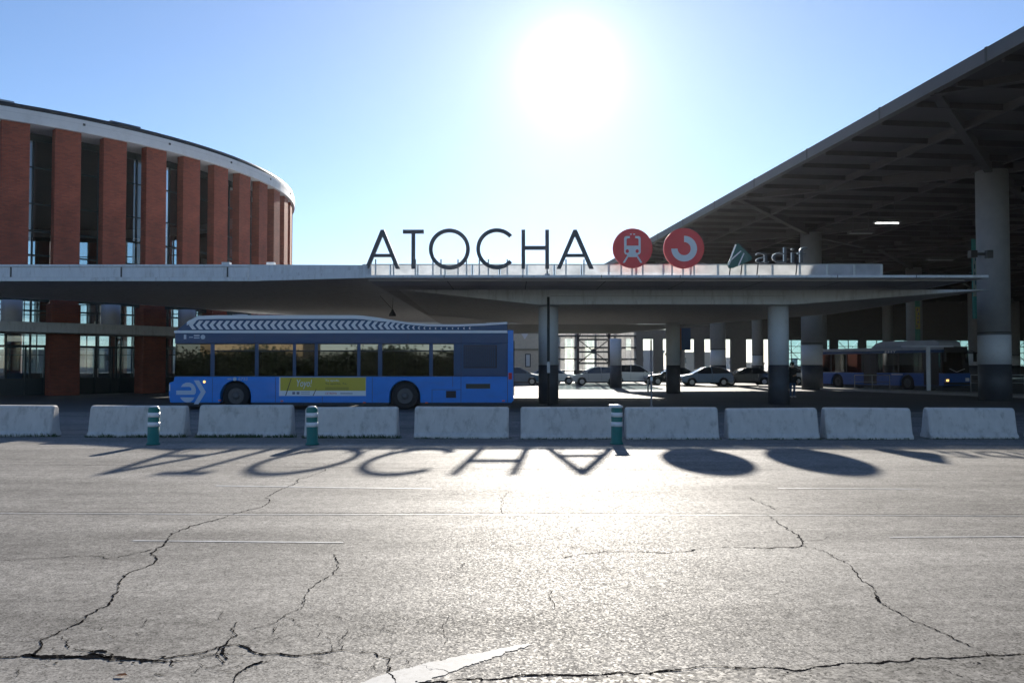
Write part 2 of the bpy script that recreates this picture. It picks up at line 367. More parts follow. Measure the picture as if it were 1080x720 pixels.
for pts, a, b in [
    ([(343, 495), (328, 502), (313, 507), (300, 515), (285, 523), (277, 535), (247, 542), (230, 548), (200, 555), (180, 563), (177, 570), (163, 582)], .022, .028),
    ([(163, 582), (142, 602), (125, 615), (120, 630), (90, 650), (65, 665), (45, 675), (44, 682), (36, 690)], .022, .03),
    ([(65, 672), (77, 685), (100, 690)], .02, .02), ([(45, 675), (20, 678)], .012, .006),
    ([(-40, 696), (0, 694), (30, 691), (65, 695), (100, 691), (115, 697), (165, 697), (200, 691), (235, 682), (250, 680), (280, 691), (320, 692), (360, 686), (395, 689), (412, 695), (419, 722)], .034, .018),
    ([(25, 691), (60, 692), (90, 694), (120, 693), (150, 698), (175, 699)], .06, .03), ([(95, 690), (112, 693), (125, 696), (160, 696)], .05, .02), ([(160, 699), (200, 697), (235, 690)], .02, .012), ([(200, 692), (240, 690), (300, 691), (320, 692)], .012, .01), ([(180, 697), (182, 703)], .02, .01),
    ([(95, 688), (108, 687), (118, 692)], .05, .03),
    ([(250, 657), (247, 672), (235, 682), (237, 700)], .014, .02), ([(235, 684), (240, 696)], .04, .02),
    ([(292, 696), (275, 699), (262, 704), (250, 712), (247, 724)], .02, .014), ([(276, 698), (258, 706)], .035, .02),
    ([(352, 585), (355, 592), (350, 607), (325, 622), (320, 640), (290, 657), (260, 665)], .02, .008),
    ([(350, 607), (380, 607), (425, 608)], .012, .004), ([(300, 650), (315, 660), (330, 663)], .01, .005),
    ([(0, 591), (75, 587), (115, 590), (160, 580)], .026, .02), ([(-60, 592), (0, 591)], .014, .014),
    ([(412, 692), (430, 686), (450, 680)], .012, .005), ([(470, 680), (469, 667), (473, 650)], .008, .006), ([(360, 685), (358, 676), (366, 664)], .008, .006),
    ([(232, 655), (235, 645)], .006, .006), ([(483, 600), (490, 594)], .01, .01),
    ([(577, 590), (640, 582), (705, 584), (740, 579), (800, 578), (845, 576)], .022, .034), ([(847, 571), (870, 569), (887, 563)], .014, .006),
    ([(792, 525), (806, 532), (820, 538)], .014, .014), ([(808, 543), (816, 548), (828, 556), (842, 565), (847, 571), (845, 576)], .016, .02),
    ([(845, 576), (868, 581), (890, 592), (907, 610), (920, 622), (927, 635), (950, 648), (980, 662), (1020, 680), (1042, 691)], .016, .016),
    ([(924, 630), (928, 636)], .03, .02),
    ([(440, 722), (540, 715), (620, 713), (690, 710), (800, 705), (890, 700), (965, 695), (1080, 691), (1160, 688)], .032, .03),
    ([(980, 702), (998, 708), (1015, 715)], .015, .012),
    ([(533, 517), (530, 527), (533, 543)], .014, .01), ([(580, 623), (584, 642), (560, 655), (545, 660)], .01, .005), ([(438, 500), (440, 506)], .012, .01),
]: ribbon(cr, pts, a * (.4 if a < .03 else .52) * (.8 if max(q_[1] for q_ in pts) < 640 else 1), b * .42)
for _ in range(60):     # hairline crazing near the bottom seam
    x, y = random.uniform(0, 480), random.uniform(650, 715)
    ribbon(cr, [(x, y), (x + random.uniform(-16, 16), y + random.uniform(-4, 5)), (x + random.uniform(-26, 26), y + random.uniform(-8, 8))], (.003), .002, edge=False)
ribbon(cr, [(-400, 538.5), (0, 539.5), (277, 541), (540, 541), (800, 542), (1080, 542.5), (1500, 543)], .012, .012, jag=.25)
ribbon(cr, [(-300, 489), (0, 490), (160, 491), (540, 495), (1080, 497)], .016, .012, jag=.3)
cr.build('road_crack', CRACK, rd)
ln = MB()
for pts, w in [([(228, 512.5), (360, 514.5), (455, 515.5)], .07), ([(140, 570.5), (250, 571.5), (362, 572.5)], .045), ([(820, 515), (900, 515.5), (972, 516)], .07), ([(938, 567), (1010, 566.5), (1100, 566)], .045), ([(0, 541.6), (277, 543), (540, 543), (1080, 544.4)], .03)]:
    ribbon(ln, pts, w, w, .0075, jag=.05)
ln.build('faint_marking', FAINT, rd)
q = [onz(*p) for p in [(380, 722), (412, 710), (470, 696), (520, 686), (556, 679), (562, 681), (540, 687), (490, 704), (455, 716), (440, 724)]]
ee = []
for a, b in zip(q, q[1:] + q[:1]):
    ee += [p + Vector((random.gauss(0, .006), random.gauss(0, .006), 0)) for p in fractal(a, b, .03, .02)]
MB().add([(p.x, p.y, .0072) for p in ee], [tuple(range(len(ee)))]).build('painted_marking', LINE, rd)
q = [onz(*p) for p in [(430, 722.6), (540, 715.6), (690, 710.6), (800, 705.6), (965, 695.6), (1160, 688.6), (1250, 760), (430, 760)]]
MB().add([(p.x, p.y, .0065) for p in q], [tuple(range(len(q)))]).build('resurfaced_patch', PATCH, rd)

# thin scattering volume added to lift the shade like veiling lens flare
hm = bpy.data.materials.new('veil_scatter'); hm.use_nodes = True; hn = hm.node_tree.nodes; hn.remove(hn['Principled BSDF'])
pv = hn.new('ShaderNodeVolumePrincipled'); pv.inputs['Density'].default_value = .00008; pv.inputs['Anisotropy'].default_value = .6; pv.inputs['Color'].default_value = (.86, .92, 1, 1)
hm.node_tree.links.new(pv.outputs[0], hn['Material Output'].inputs['Volume'])
hz = MB().box((-2600, -450, -1), (2600, 4600, 24)).build('veil_volume', hm); hz['kind'] = 'stuff'; hz['label'] = 'thin added volume lifting the shade like lens veil'

# ------------------------------------------------------------------ front canopy with signs
CANY = 30.6
cp = thing('bus_canopy', 'wide flat concrete canopy on white and dark columns carrying the station name', 'canopy', (0, CANY, 0))
def cz(y): return at(540, y, CANY).z
ZT, ZB = cz(290), cz(293)
xl, xr = at(385, 292, CANY).x, at(1043, 292, CANY).x
xL = at(262, 292, 35).x
sl = MB().slab([(xl, 0), (xr, 0), (xr - .6, 21), (-.2, 22.4), (-.2, 37), (xl, 37)], ZB, ZT)
sl.build('roof_slab', CANOPY, cp, bevel=.02)
# soffit lining a little inside the edge
MB().slab([(xl + .05, .5), (xr - .6, .5), (xr - 1.2, 20.6), (-.4, 22.), (-.4, 36.8), (xl + .05, 36.8)], ZB - .06, ZB - .003).build('soffit', SOFFIT, cp)
so = MB()
for k in range(1, 9):
    so.box((xl + .1, k * 2.4 + .3, ZB - .064), (xr - 1.3 if k < 9 else -.5, k * 2.4 + .33, ZB - .0605))
for k in range(1, 8): so.box((xl + k * 2.9, .6, ZB - .0645), (xl + k * 2.9 + .03, 20, ZB - .0601))
so.build('soffit_joint', DARKSTEEL, bpy.data.objects['soffit'])
for k in range(1, 8):
    MB().box((xl + k * 2.83, -.006, ZB + .004), (xl + k * 2.83 + .025, .01, ZT + .002)).build('edge_joint', DARKSTEEL, cp)
# deep beam with tapering cantilever ends
YB = 34.6
b0, b1 = at(565, 321, YB), at(839, 321, YB); t0, t1 = at(420, 299, YB).x, at(1046, 296, YB + 1.).x
zt, zb = ZB - .064, b0.z
fb = MB()
vs = []
for Y in (YB - CANY, 51.0 - CANY):
    k = -.02 * (Y - 4)
    vs += [(t0 + k, Y, zt), (b0.x + k, Y, zb), (b1.x + k, Y, zb), (t1 + k - .6, Y, zt)]
fb.add(vs, [(0, 1, 2, 3), (7, 6, 5, 4), (0, 4, 5, 1), (1, 5, 6, 2), (2, 6, 7, 3), (3, 7, 4, 0)])
fb.build('deep_beam', CANOPY, cp, bevel=.02)
MB().box((b0.x + .6, YB - CANY - .012, zb + .33), (b1.x - .4, YB - CANY + .2, zb + .36)).build('beam_groove', SOFFIT, cp)
# rear cross beam
YR = 51.0
r0, r1 = at(500, 351, YR), at(655, 351, YR); ra, rb_ = at(430, 328, YR), at(752, 338, YR)
MB().prism([(ra.x, zb - .003), (r0.x, r0.z), (r1.x, r0.z), (rb_.x, zb - .003)], YR - CANY, YR - CANY + 1.1).build('rear_beam', SOFFIT, cp)
# columns
def canopy_column(px, py, r, top):
    p = onz(px, py)
    c = MB().lathe([(r, 1.62), (r, top)], 40).build('column', COLWHITE, cp, (p.x * (p.y + r) / p.y, p.y + r - CANY, 0))
    MB().lathe([(r + .004, .0), (r + .004, 1.62)], 40).build('dark_base', COLDARK, c)
    return c
canopy_column(578.5, 425.7, .42, zb); canopy_column(821.5, 426.3, .42, zb)
canopy_column(710, 415, .40, zb); canopy_column(649.5, 409, .42, r0.z); canopy_column(520, 415, .40, zb)
# dark rain pipe before the left column
p = at(578.5, 425, 34.35)
rp = MB().lathe([(.055, .0), (.055, 4.36)], 16).build('rain_pipe', DARKSTEEL, cp, (p.x, p.y - CANY, 0))
MB().box((-.06, -.075, 1.3), (.06, -.05, 1.75)).build('pipe_bracket', STEEL, rp)
# parapet of dirty translucent panels
PY = .55
zp = at(540, 279.3, CANY + PY).z
pa = MB(); pr = MB(); x0 = at(383, 280, CANY + PY).x; x1 = at(930, 280, CANY + PY).x
n = 19
for i in range(n):
    a = x0 + (x1 - x0) * i / n; b = x0 + (x1 - x0) * (i + 1) / n
    o = MB().box((a + .04, PY, ZT + .02), (b - .04, PY + .02, zp)).build('parapet_panel', FROST, cp)
    pr.box((a - .03, PY - .012, ZT), (a + .03, PY + .05, zp + .02))
pr.box((x1 - .03, PY - .012, ZT), (x1 + .03, PY + .05, zp + .02)); pr.box((x0, PY - .02, zp + .003), (x1, PY + .045, zp + .03))
pr.build('parapet_frame', STEEL, cp)
tg = MB().lathe([(.10, ZT), (.10, ZT + .06), (.03, ZT + .07), (.03, ZT + .16)], 12).build('roof_vent', STEEL, cp, (at(577, 290, 31).x, .2, 0))

# hanging lamp with its wires under the canopy
hp = at(414, 331, 38)
hl = thing('hanging_lamp', 'small dark lamp hanging on wires under the canopy above the chevron bus', 'lamp', (hp.x, hp.y, hp.z - .1))
MB().lathe([(.16, 0), (.15, .1), (.07, .22), (.04, .3)], 16).build('lamp_shade', DARKSTEEL, hl)
MB().tube([(0, 0, .3), (-.5, -.4, ZB - .07 - hp.z + .1)], .012, 6).tube([(0, 0, .3), (.02, 0, ZB - .07 - hp.z + .1)], .012, 6).build('wire', DARKSTEEL, hl)

# ------------------------------------------------------------------ letters
LY = 30.76
def zl(y): return at(540, y, LY).z
def xx(x): return at(x, 265, LY).x
LTOP, LBOT = zl(242.5), zl(283.5)
def letter(name, label, mb, xs, posts):
    t = tag(mb.build(name, LETTER, None, None, .006), label, 'letter', 'letters spelling the station name on the canopy')
    # origin at its base
    me = t.data; c = Vector((sum(xs) / len(xs), LY, LBOT))
    for v in me.vertices: v.co -= c
    t.location = c
    pm = MB()
    for x in posts:
        MB().box((xx(x) - c.x - .025, .03, ZT - c.z), (xx(x) - c.x + .025, .08, .35)).build('support_post', STEEL, t)
    return t
D = .14; SW = .135
def stroke(mb, a, b, w=SW):
    ax, az, bx, bz = a[0], a[1], b[0], b[1]; dx, dz = bx - ax, bz - az; L = math.hypot(dx, dz); nx, nz = -dz / L * w / 2, dx / L * w / 2
    return mb.prism([(ax + nx, az + nz), (bx + nx, bz + nz), (bx - nx, bz - nz), (ax - nx, az - nz)], LY - D / 2, LY + D / 2)
def glyph_A(xa, xb):
    m = MB(); a, b = xx(xa), xx(xb); mid = (a + b) / 2; w = SW * 1.12; H = LTOP - LBOT
    k = .42
    m.prism([(a, LBOT), (a + w, LBOT), (mid, LTOP - w * 1.6), (b - w, LBOT), (b, LBOT), (mid + w * .42, LTOP), (mid - w * .42, LTOP)], LY - D / 2, LY + D / 2)
    zc = LBOT + H * .34; f = .34
    ia, ib = a + w + (mid - a - w) * f * .98, b - w - (b - w - mid) * f * .98
    m.box((ia - .03, LY - D / 2 + .004, zc - SW * .42), (ib + .03, LY + D / 2 - .004, zc + SW * .42)); return m, (a, b)
def glyph_arc(cx, cy, r, a0, a1, n=56):
    m = MB(); c = at(cx, cy, LY); ro = at(cx + r, cy, LY).x - c.x; ri = ro - SW
    full = a1 - a0 >= 359; pts = []
    vs = []; k = n if full else n + 1
    for i in range(k):
        a = R_(a0 + (a1 - a0) * i / n); ca, sa = math.cos(a), math.sin(a)
        vs += [(c.x + ri * ca, LY - D / 2, c.z + ri * sa), (c.x + ro * ca, LY - D / 2, c.z + ro * sa), (c.x + ro * ca, LY + D / 2, c.z + ro * sa), (c.x + ri * ca, LY + D / 2, c.z + ri * sa)]
    fs = []
    for i in range(n):
        p, q = 4 * i, 4 * ((i + 1) % k)
        fs += [(p, p + 1, q + 1, q), (p + 1, p + 2, q + 2, q + 1), (p + 2, p + 3, q + 3, q + 2), (p + 3, p, q, q + 3)]
    if not full: fs += [(0, 1, 2, 3), (4 * n, 4 * n + 1, 4 * n + 2, 4 * n + 3)]
    m.add(vs, fs); return m, (c.x - ro, c.x + ro)
m, e = glyph_A(385, 422); letter('letter_sign', 'dark metal letter A beside the letter T, first of the station name', m, e, (396, 415))
m = MB(); m.box((xx(425), LY - D / 2, LTOP - SW), (xx(447), LY + D / 2, LTOP)); m.box((xx(436) - SW / 2, LY - D / 2, LBOT), (xx(436) + SW / 2, LY + D / 2, LTOP - SW))
letter('letter_sign', 'dark metal letter T standing between an A and an O', m, (xx(425), xx(447)), (438,))
m, e = glyph_arc(474, 262.8, 21.6, 0, 360); letter('letter_sign', 'dark metal letter O, a full ring standing on the canopy', m, e, (456.5, 465, 483, 492))
m, e = glyph_arc(524, 262.5, 21.6, 42, 318); letter('letter_sign', 'dark metal letter C, an open ring beside the O', m, e, (505.5, 515, 535))
m = MB(); m.box((xx(550), LY - D / 2, LBOT), (xx(550) + SW, LY + D / 2, LTOP)); m.box((xx(579) - SW, LY - D / 2, LBOT), (xx(579), LY + D / 2, LTOP)); m.box((xx(550) + SW, LY - D / 2, zl(263.5)), (xx(579) - SW, LY + D / 2, zl(259.5)))
letter('letter_sign', 'dark metal letter H standing between the C and the last A', m, (xx(550), xx(579)), (551.5, 577))
m, e = glyph_A(587, 626); letter('letter_sign', 'dark metal letter A beside the red train disc, last of the station name', m, e, (597, 616))

# ------------------------------------------------------------------ red round signs
def disc(px, py, rpx, label):
    c = at(px, py, LY); r = at(px + rpx, py, LY).x - c.x
    t = thing('round_sign', label, 'sign', (c.x, c.y, ZT), 0, 'red round signs on the canopy')
    cz_ = c.z - ZT
    Mx = Matrix.Translation((0, 0, cz_)) @ Matrix.Rotation(math.pi / 2, 4, 'X')
    MB().lathe([(r - .012, -.09), (r, -.078), (r, .078), (r - .012, .09)], 64, 0, Mx).build('disc', RED, t)
    for dx in (-.5, 0, .5):
        MB().box((dx * r * 1.1 - .025, .1, 0), (dx * r * 1.1 + .025, .15, cz_)).build('support_post', STEEL, t)
    return t, cz_, r
t, c0, r = disc(667, 262, 20.8, 'red round sign with a white train front icon on the canopy')
k = r / 205.
def ic(mb, pts): mb.prism([((x - 275) * k, c0 - (y - 265) * k) for x, y in pts], -.10, -.0905)
ic1 = MB()
ic(ic1, [(185, 165), (190, 150), (205, 141), (245, 141), (245, 163), (222, 163), (211, 172), (211, 240), (335, 240), (335, 172), (322, 163), (300, 163), (300, 141), (340, 141), (352, 150), (357, 165), (357, 310), (345, 330), (325, 335), (325, 358), (217, 358), (217, 335), (197, 330), (185, 310)])
ic(ic1, [(215, 345), (235, 345), (192, 417), (170, 417)]); ic(ic1, [(308, 345), (328, 345), (374, 417), (352, 417)])
for x in (256, 290): ic(ic1, [(x - 9, 116), (x + 9, 116), (x + 9, 126), (x - 9, 126)])
ico = ic1.build('train_icon', WHITE, t)
for x in (218, 320):
    ml = MB(); a = [(x + 17 * math.cos(j * math.pi / 8), 297 + 19 * math.sin(j * math.pi / 8)) for j in range(16)]
    ml.prism([((u - 275) * k, c0 - (v - 265) * k) for u, v in a], -.102, -.1002); ml.build('icon_lamp', RED, ico)
t, c0, r = disc(721, 262, 21.2, 'red round sign with a thick white open ring on the canopy')
k = r / 208.; a = []
for j in range(37):
    an = R_(90 - 270 * j / 36); a.append((133 * k * math.cos(an), c0 + 133 * k * math.sin(an) - .02))
for j in range(36, -1, -1):
    an = R_(90 - 270 * j / 36); a.append((68 * k * math.cos(an), c0 + 68 * k * math.sin(an) - .02))
m = MB(); N = 37
for j in range(36):
    m.prism([a[j], a[j + 1], a[2 * N - 2 - j], a[2 * N - 1 - j]], -.10, -.0905)
m.build('open_ring_icon', WHITE, t)

# ------------------------------------------------------------------ green emblem and small lettering
c = at(779, 272, LY)
t = thing('emblem_sign', 'small green emblem with pale strokes beside low dark lettering on the canopy', 'sign', (c.x, LY, ZT))
k = 1 / 10.8 * (at(541, 265, LY).x - at(540, 265, LY).x)
def em(p): return ((p[0] - 205) * k, c.z - ZT - (p[1] - 290) * k)
MB().prism([em(p) for p in [(165, 138), (185, 128), (205, 135), (340, 268), (350, 290), (342, 318), (205, 380), (135, 408), (95, 408), (80, 385), (84, 345), (108, 295)]], -.09, .05).build('emblem', GREEN, t, bevel=.01)
m = MB()
for p, q_ in [((168, 142), (110, 292)), ((225, 214), (112, 315)), ((108, 318), (84, 372)), ((258, 240), (194, 382))]:
    ax, az = em(p); bx, bz = em(q_); L = math.hypot(bx - ax, bz - az); nx, nz = -(bz - az) / L * .022, (bx - ax) / L * .022
    m.prism([(ax + nx, az + nz), (bx + nx, bz + nz), (bx - nx, bz - nz), (ax - nx, az - nz)], -.105, -.091)
m.build('emblem_stroke', WHITE, t)
m = MB(); xw0 = at(797, 270, LY).x - c.x; xw1 = at(851, 270, LY).x - c.x; zz = at(797, 277.5, LY).z - ZT; zh = at(797, 261, LY).z - ZT - zz
text_mb(m, 'adif', xw0, zz, xw1 - xw0, zh, -.09, .12, thin=.012)
lt = m.build('lettering', LETTER, t)
m = MB(); text_mb(m, 'adif', xw0 - .014, zz + .01, xw1 - xw0, zh, -.03, .04, thin=.012); m.build('bright_edge', CHROME, lt)
for px in (771, 783, 800, 841):
    x = at(px, 280, LY).x - c.x
    MB().tube([(x - .06, .0, 0), (x, .0, zz + .1)], .022, 8).build('support_post', DARKSTEEL, t)

# ------------------------------------------------------------------ rotunda
RC, RR, RH = Vector((-41.09, 62.83, 0)), 23.86, 14.3
ro = thing('brick_rotunda', 'round red brick station building with tall piers and a white roof ring', 'building', RC)
def pol(r, a): return (r * math.cos(a), r * math.sin(a))
NP = 60; A0 = R_(-44.8)
pm_long = MB().box((-.5, -.75, 0), (.32, .75, 4.9)).box((-.22, -.66, 4.903), (.3, .66, RH)); pm_short = MB().box((-.22, -.66, 5.42), (.3, .66, RH))
protoL = protoS = protoC = None
for i in range(NP):
    a = A0 + i * 2 * math.pi / NP
    x, y = pol(RR - .1, a)
    if i % 2 == 0:
        if protoL is None: o = protoL = pm_long.build('brick_pier', BRICK, ro, bevel=.02)
        else: o = protoL.copy(); COL.objects.link(o); o.parent = ro
    else:
        if protoS is None: o = protoS = pm_short.build('brick_pier', BRICK, ro, bevel=.02)
        else: o = protoS.copy(); COL.objects.link(o); o.parent = ro
        if -80 < math.degrees(a) % 360 - 360 * (math.degrees(a) % 360 > 180) < 30:
            cx_, cy_ = pol(RR - .1, a)
            if protoC is None: oc = protoC = MB().lathe([(.5, 3.85), (.5, 5.0)], 32).build('round_column', COLWHITE, ro)
            else: oc = protoC.copy(); COL.objects.link(oc); oc.parent = ro
            oc.location = (cx_, cy_, 0)
    o.location = (x, y, 0); o.rotation_euler = (0, 0, a)
fr = MB().ring(RR - 2.6, RR + .38, RH, RH + .7, 160).build('roof_ring', RINGW, ro, bevel=.03)
jt = MB()
jt.ring(RR + .37, RR + .385, RH + .43, RH + .455, 160)
jt.build('ring_groove', SOFFIT, fr)
for i in range(30):
    a = A0 + i * 2 * math.pi / 30 + .03
    x, y = pol(RR + .39, a)
    MB().box((-.06, -.06, RH + .38), (.03, .06, RH + .5)).build('ring_outlet', DARKSTEEL, fr, (x, y, 0), rot=(0, 0, a))
n = 120
rf = MB().lathe([(RR + .3, RH + .703), (RR + .28, RH + .95), (RR - 1.5, RH + 1.25), (RR - 1.55, RH + .9), (8, RH + 1.6), (.5, RH + 1.9)], 120).build('roof', ROOFBLK, ro)
for i in range(44):
    a = A0 + i * 2 * math.pi / 44
    if random.random() < .4:
        x, y = pol(RR - .9, a)
        MB().box((-.5, -.9, 0), (.5, .9, .08)).build('roof_panel', random.choice([ROOFBLK, GLASSC, STEEL]), rf, (x, y, RH + 1.1), rot=(random.uniform(-.04, .04), -.12, a))
# glazing drum behind the piers
RG = RR - 1.75
gw = MB(); mu = MB()
NG = 120
for i in range(NG):
    a, b = A0 + i * 2 * math.pi / NG, A0 + (i + 1) * 2 * math.pi / NG
    (ax, ay), (bx, by) = pol(RG, a), pol(RG, b)
    gw.add([(ax, ay, .9), (bx, by, .9), (bx, by, RH), (ax, ay, RH)], [(0, 1, 2, 3)])
    Mz = Matrix.Translation((ax, ay, 0)) @ Matrix.Rotation(a, 4, 'Z')
    mu.box((-.06, -.045, 0), (.06, .045, RH), 0, Mz)
gl = gw.build('glass_wall', GLASSR, ro)
for z, h in ((.0, .9), (2.62, .09), (3.4, .09), (4.55, .09), (5.1, .3), (6.6, .08), (7.6, .08), (8.9, .12), (10.4, .08), (12.4, .08), (13.9, .4)):
    mu.ring(RG - .05, RG + .05, z, z + h - .004, 120)
mu.build('mullion_grid', FRAME, gl)
# low ring roof before the doors and slab over it
MB().ring(RG + .06, RR + 1.75, 3.3, 3.82, 60, A0 - .5, A0 + .95).build('entrance_ring', CANOPY, ro, bevel=.015)
# door frames on the ground floor
for da in (-.32, -.02, .1, .21):
    a = A0 + da; x, y = pol(RG + .1, a); 
    d = MB().box((-.05, -1.0, 0), (.05, -.92, 2.6)).box((-.05, .92, 0), (.05, 1.0, 2.6)).box((-.05, -.04, 0), (.05, .04, 2.6)).box((-.05, -1, 2.6), (.05, 1, 2.72)).build('entrance_door', FRAME, ro, (x, y, 0), rot=(0, 0, a))
    MB().box((.05, .1, .95), (.09, .14, 1.45)).box((.05, -.14, .95), (.09, -.1, 1.45)).build('handle', STEEL, d)

# upper canopy joining the rotunda
ec = thing('entrance_canopy', 'weathered white concrete canopy band running past the brick rotunda', 'canopy', (-25, 35, 0))
CY = 35.0
zt2, zb2 = at(60, 279, CY).z, at(60, 296.5, CY).z
poly = [(-70, CY), (xL, CY), (xL - .0, CY + 9.5)]
arc = []
for j in range(30):
    a = R_(-14 - j * 3.2); x, y = pol(RR + .75, a); arc.append((RC.x + x, RC.y + y))
poly = [(-75, CY), (xL, CY), (xl - .004, CANY + .003), (xl - .004, 67.6), (-15.5, 67.6), (-15.5, 58)] + [p for p in arc if p[1] > CY + .5 and p[0] > -74] 
poly += [(-75, arc[-1][1])]
poly = [(x + 25, y - 35) for x, y in poly]
MB().slab(poly, zb2, zb2 + .16).build('roof_slab', CANOPY, ec, bevel=.01)
fa = MB()
fa.box((-50, 0, zb2 + .163), (xL + 25, .35, zt2 - .1)); fa.box((-50, -.04, zt2 - .097), (xL + 25.04, .4, zt2))
fa.build('edge_upstand', CANOPY, ec, bevel=.01)
gj = MB()
for px in (11.5, 128, 240):
    gj.box((at(px, 288, CY).x + 24.97, -.02, zb2 + .17), (at(px, 288, CY).x + 25.03, .1, zt2 - .1))
gj.build('drain_gap', DARKSTEEL, ec)
for px in (238, 285):
    x = at(px, 279, CY).x + 25
    MB().box((x - .16, -.02, zt2 + .002), (x + .16, .25, zt2 + .1)).build('edge_cap', CANOPY, ec)
# return of the upstand over to the front canopy
a0v, a1v = Vector((xL, CY, 0)), Vector((xl, CANY, 0))
lk = MB(); d = (a1v - a0v).normalized(); nv = Vector((-d.y, d.x, 0)) * .3
pts = [a0v, a1v, a1v + nv, a0v + nv]
zA, zB_ = zt2, at(385, 279.5, CANY).z
vs = [(p.x + 25, p.y - 35, ZB if i in (1, 2) else zb2) for i, p in enumerate(pts)] + [(p.x + 25, p.y - 35, z) for p, z in zip(pts, (zA, zB_, zB_, zA))]
lk.add(vs, [(3, 2, 1, 0), (4, 5, 6, 7), (0, 1, 5, 4), (1, 2, 6, 5), (2, 3, 7, 6), (3, 0, 4, 7)]); lk.build('link_upstand', CANOPY, ec)

# ------------------------------------------------------------------ station hall on the right
U = Vector((-.103, 1, 0)).normalized(); V = Vector((U.y, -U.x, 0))
C0 = Vector((22.05, 38.3 + .7, 0)); SP = 18.45
hall = thing('station_hall', 'huge dark flat roofed bus hall on tall round concrete columns', 'building', C0)
Mh = Matrix((( V.x, U.x, 0, 0), (V.y, U.y, 0, 0), (0, 0, 1, 0), (0, 0, 0, 1)))     # local x = V, y = U
hall.rotation_euler = Mh.to_euler()
EX = -8.85                      # outer edge, local x
RT, RB = 11.32, 10.86
xe1 = SP * 3.5
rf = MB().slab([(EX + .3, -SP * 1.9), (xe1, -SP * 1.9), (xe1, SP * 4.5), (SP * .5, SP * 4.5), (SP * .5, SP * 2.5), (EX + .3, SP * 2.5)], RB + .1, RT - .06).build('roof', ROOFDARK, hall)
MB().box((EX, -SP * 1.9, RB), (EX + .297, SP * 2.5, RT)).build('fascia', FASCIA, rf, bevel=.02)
for k in range(-5, 8):
    MB().box((EX - .012, k * SP / 3 - .05, RB + .01), (EX + .05, k * SP / 3 + .05, RT + .01)).build('fascia_joint', ROOFDARK, rf)
# one roof frame per bay: diagonal ribs, edge beams and purlins
def beam(mb, a, b, w, h0, h1):
    """beam from a to b hanging below its line; depth h0 at a, h1 at b"""
    a, b = Vector(a), Vector(b); d = (b - a); n_ = Vector((-d.y, d.x, 0)).normalized() * w / 2
    vs = [a + n_, a - n_, b - n_, b + n_, a + n_ - Vector((0, 0, h0)), a - n_ - Vector((0, 0, h0)), b - n_ - Vector((0, 0, h1)), b + n_ - Vector((0, 0, h1))]
    mb.add(vs, [(0, 1, 2, 3), (7, 6, 5, 4), (0, 4, 5, 1), (1, 5, 6, 2), (2, 6, 7, 3), (3, 7, 4, 0)])
bay = MB(); hs = SP / 2
for sx, sy in ((1, 1), (1, -1), (-1, 1), (-1, -1)):
    beam(bay, (sx * .5, sy * .5, RB + .1), (sx * (hs if sx > 0 else -EX - .3), sy * hs, RB + .1), .32, .62, .14)
for k in range(8):
    y = -hs + (k + .5) * SP / 8
    dpt = .34
    beam(bay, (EX + .3, y, RB + .095), (hs, y, RB + .095), .12, dpt * .6, dpt)
for x in (-5.2, 0., 5.2):
    beam(bay, (x, -hs + .02, RB + .09), (x, hs - .02, RB + .09), .16, .3, .3)
bay.box((-.75, -.75, 10.5), (.75, .75, 10.74))
pb = None; pc = None
for i in range(-1, 5):
    for j in range(0, 4):
        x, y = j * SP, i * SP
        if j == 0 and i > 2: continue
        if pb is None: o = pb = bay.build('roof_frame', RIB, hall)
        else: o = pb.copy(); COL.objects.link(o); o.parent = hall
        o.location = (x, y, 0)
        r = .7 if (i < 1) else .62
        if pc is None:
            o = pc = MB().lathe([(.68, 2.98), (.68, 10.5)], 48).build('column', COLGREY, hall)
            MB().lathe([(.683, 1.65), (.683, 2.98)], 48).build('white_band', COLWHITE, o)
            MB().lathe([(.688, 0), (.688, 1.65)], 48).build('dark_base', COLDARK, o)
            MB().lathe([(.70, 3.06), (.70, 3.12)], 48).build('steel_strap', DARKSTEEL, o)
        else: o = copy_tree(pc, hall)
        o.location = (x, y, 0)
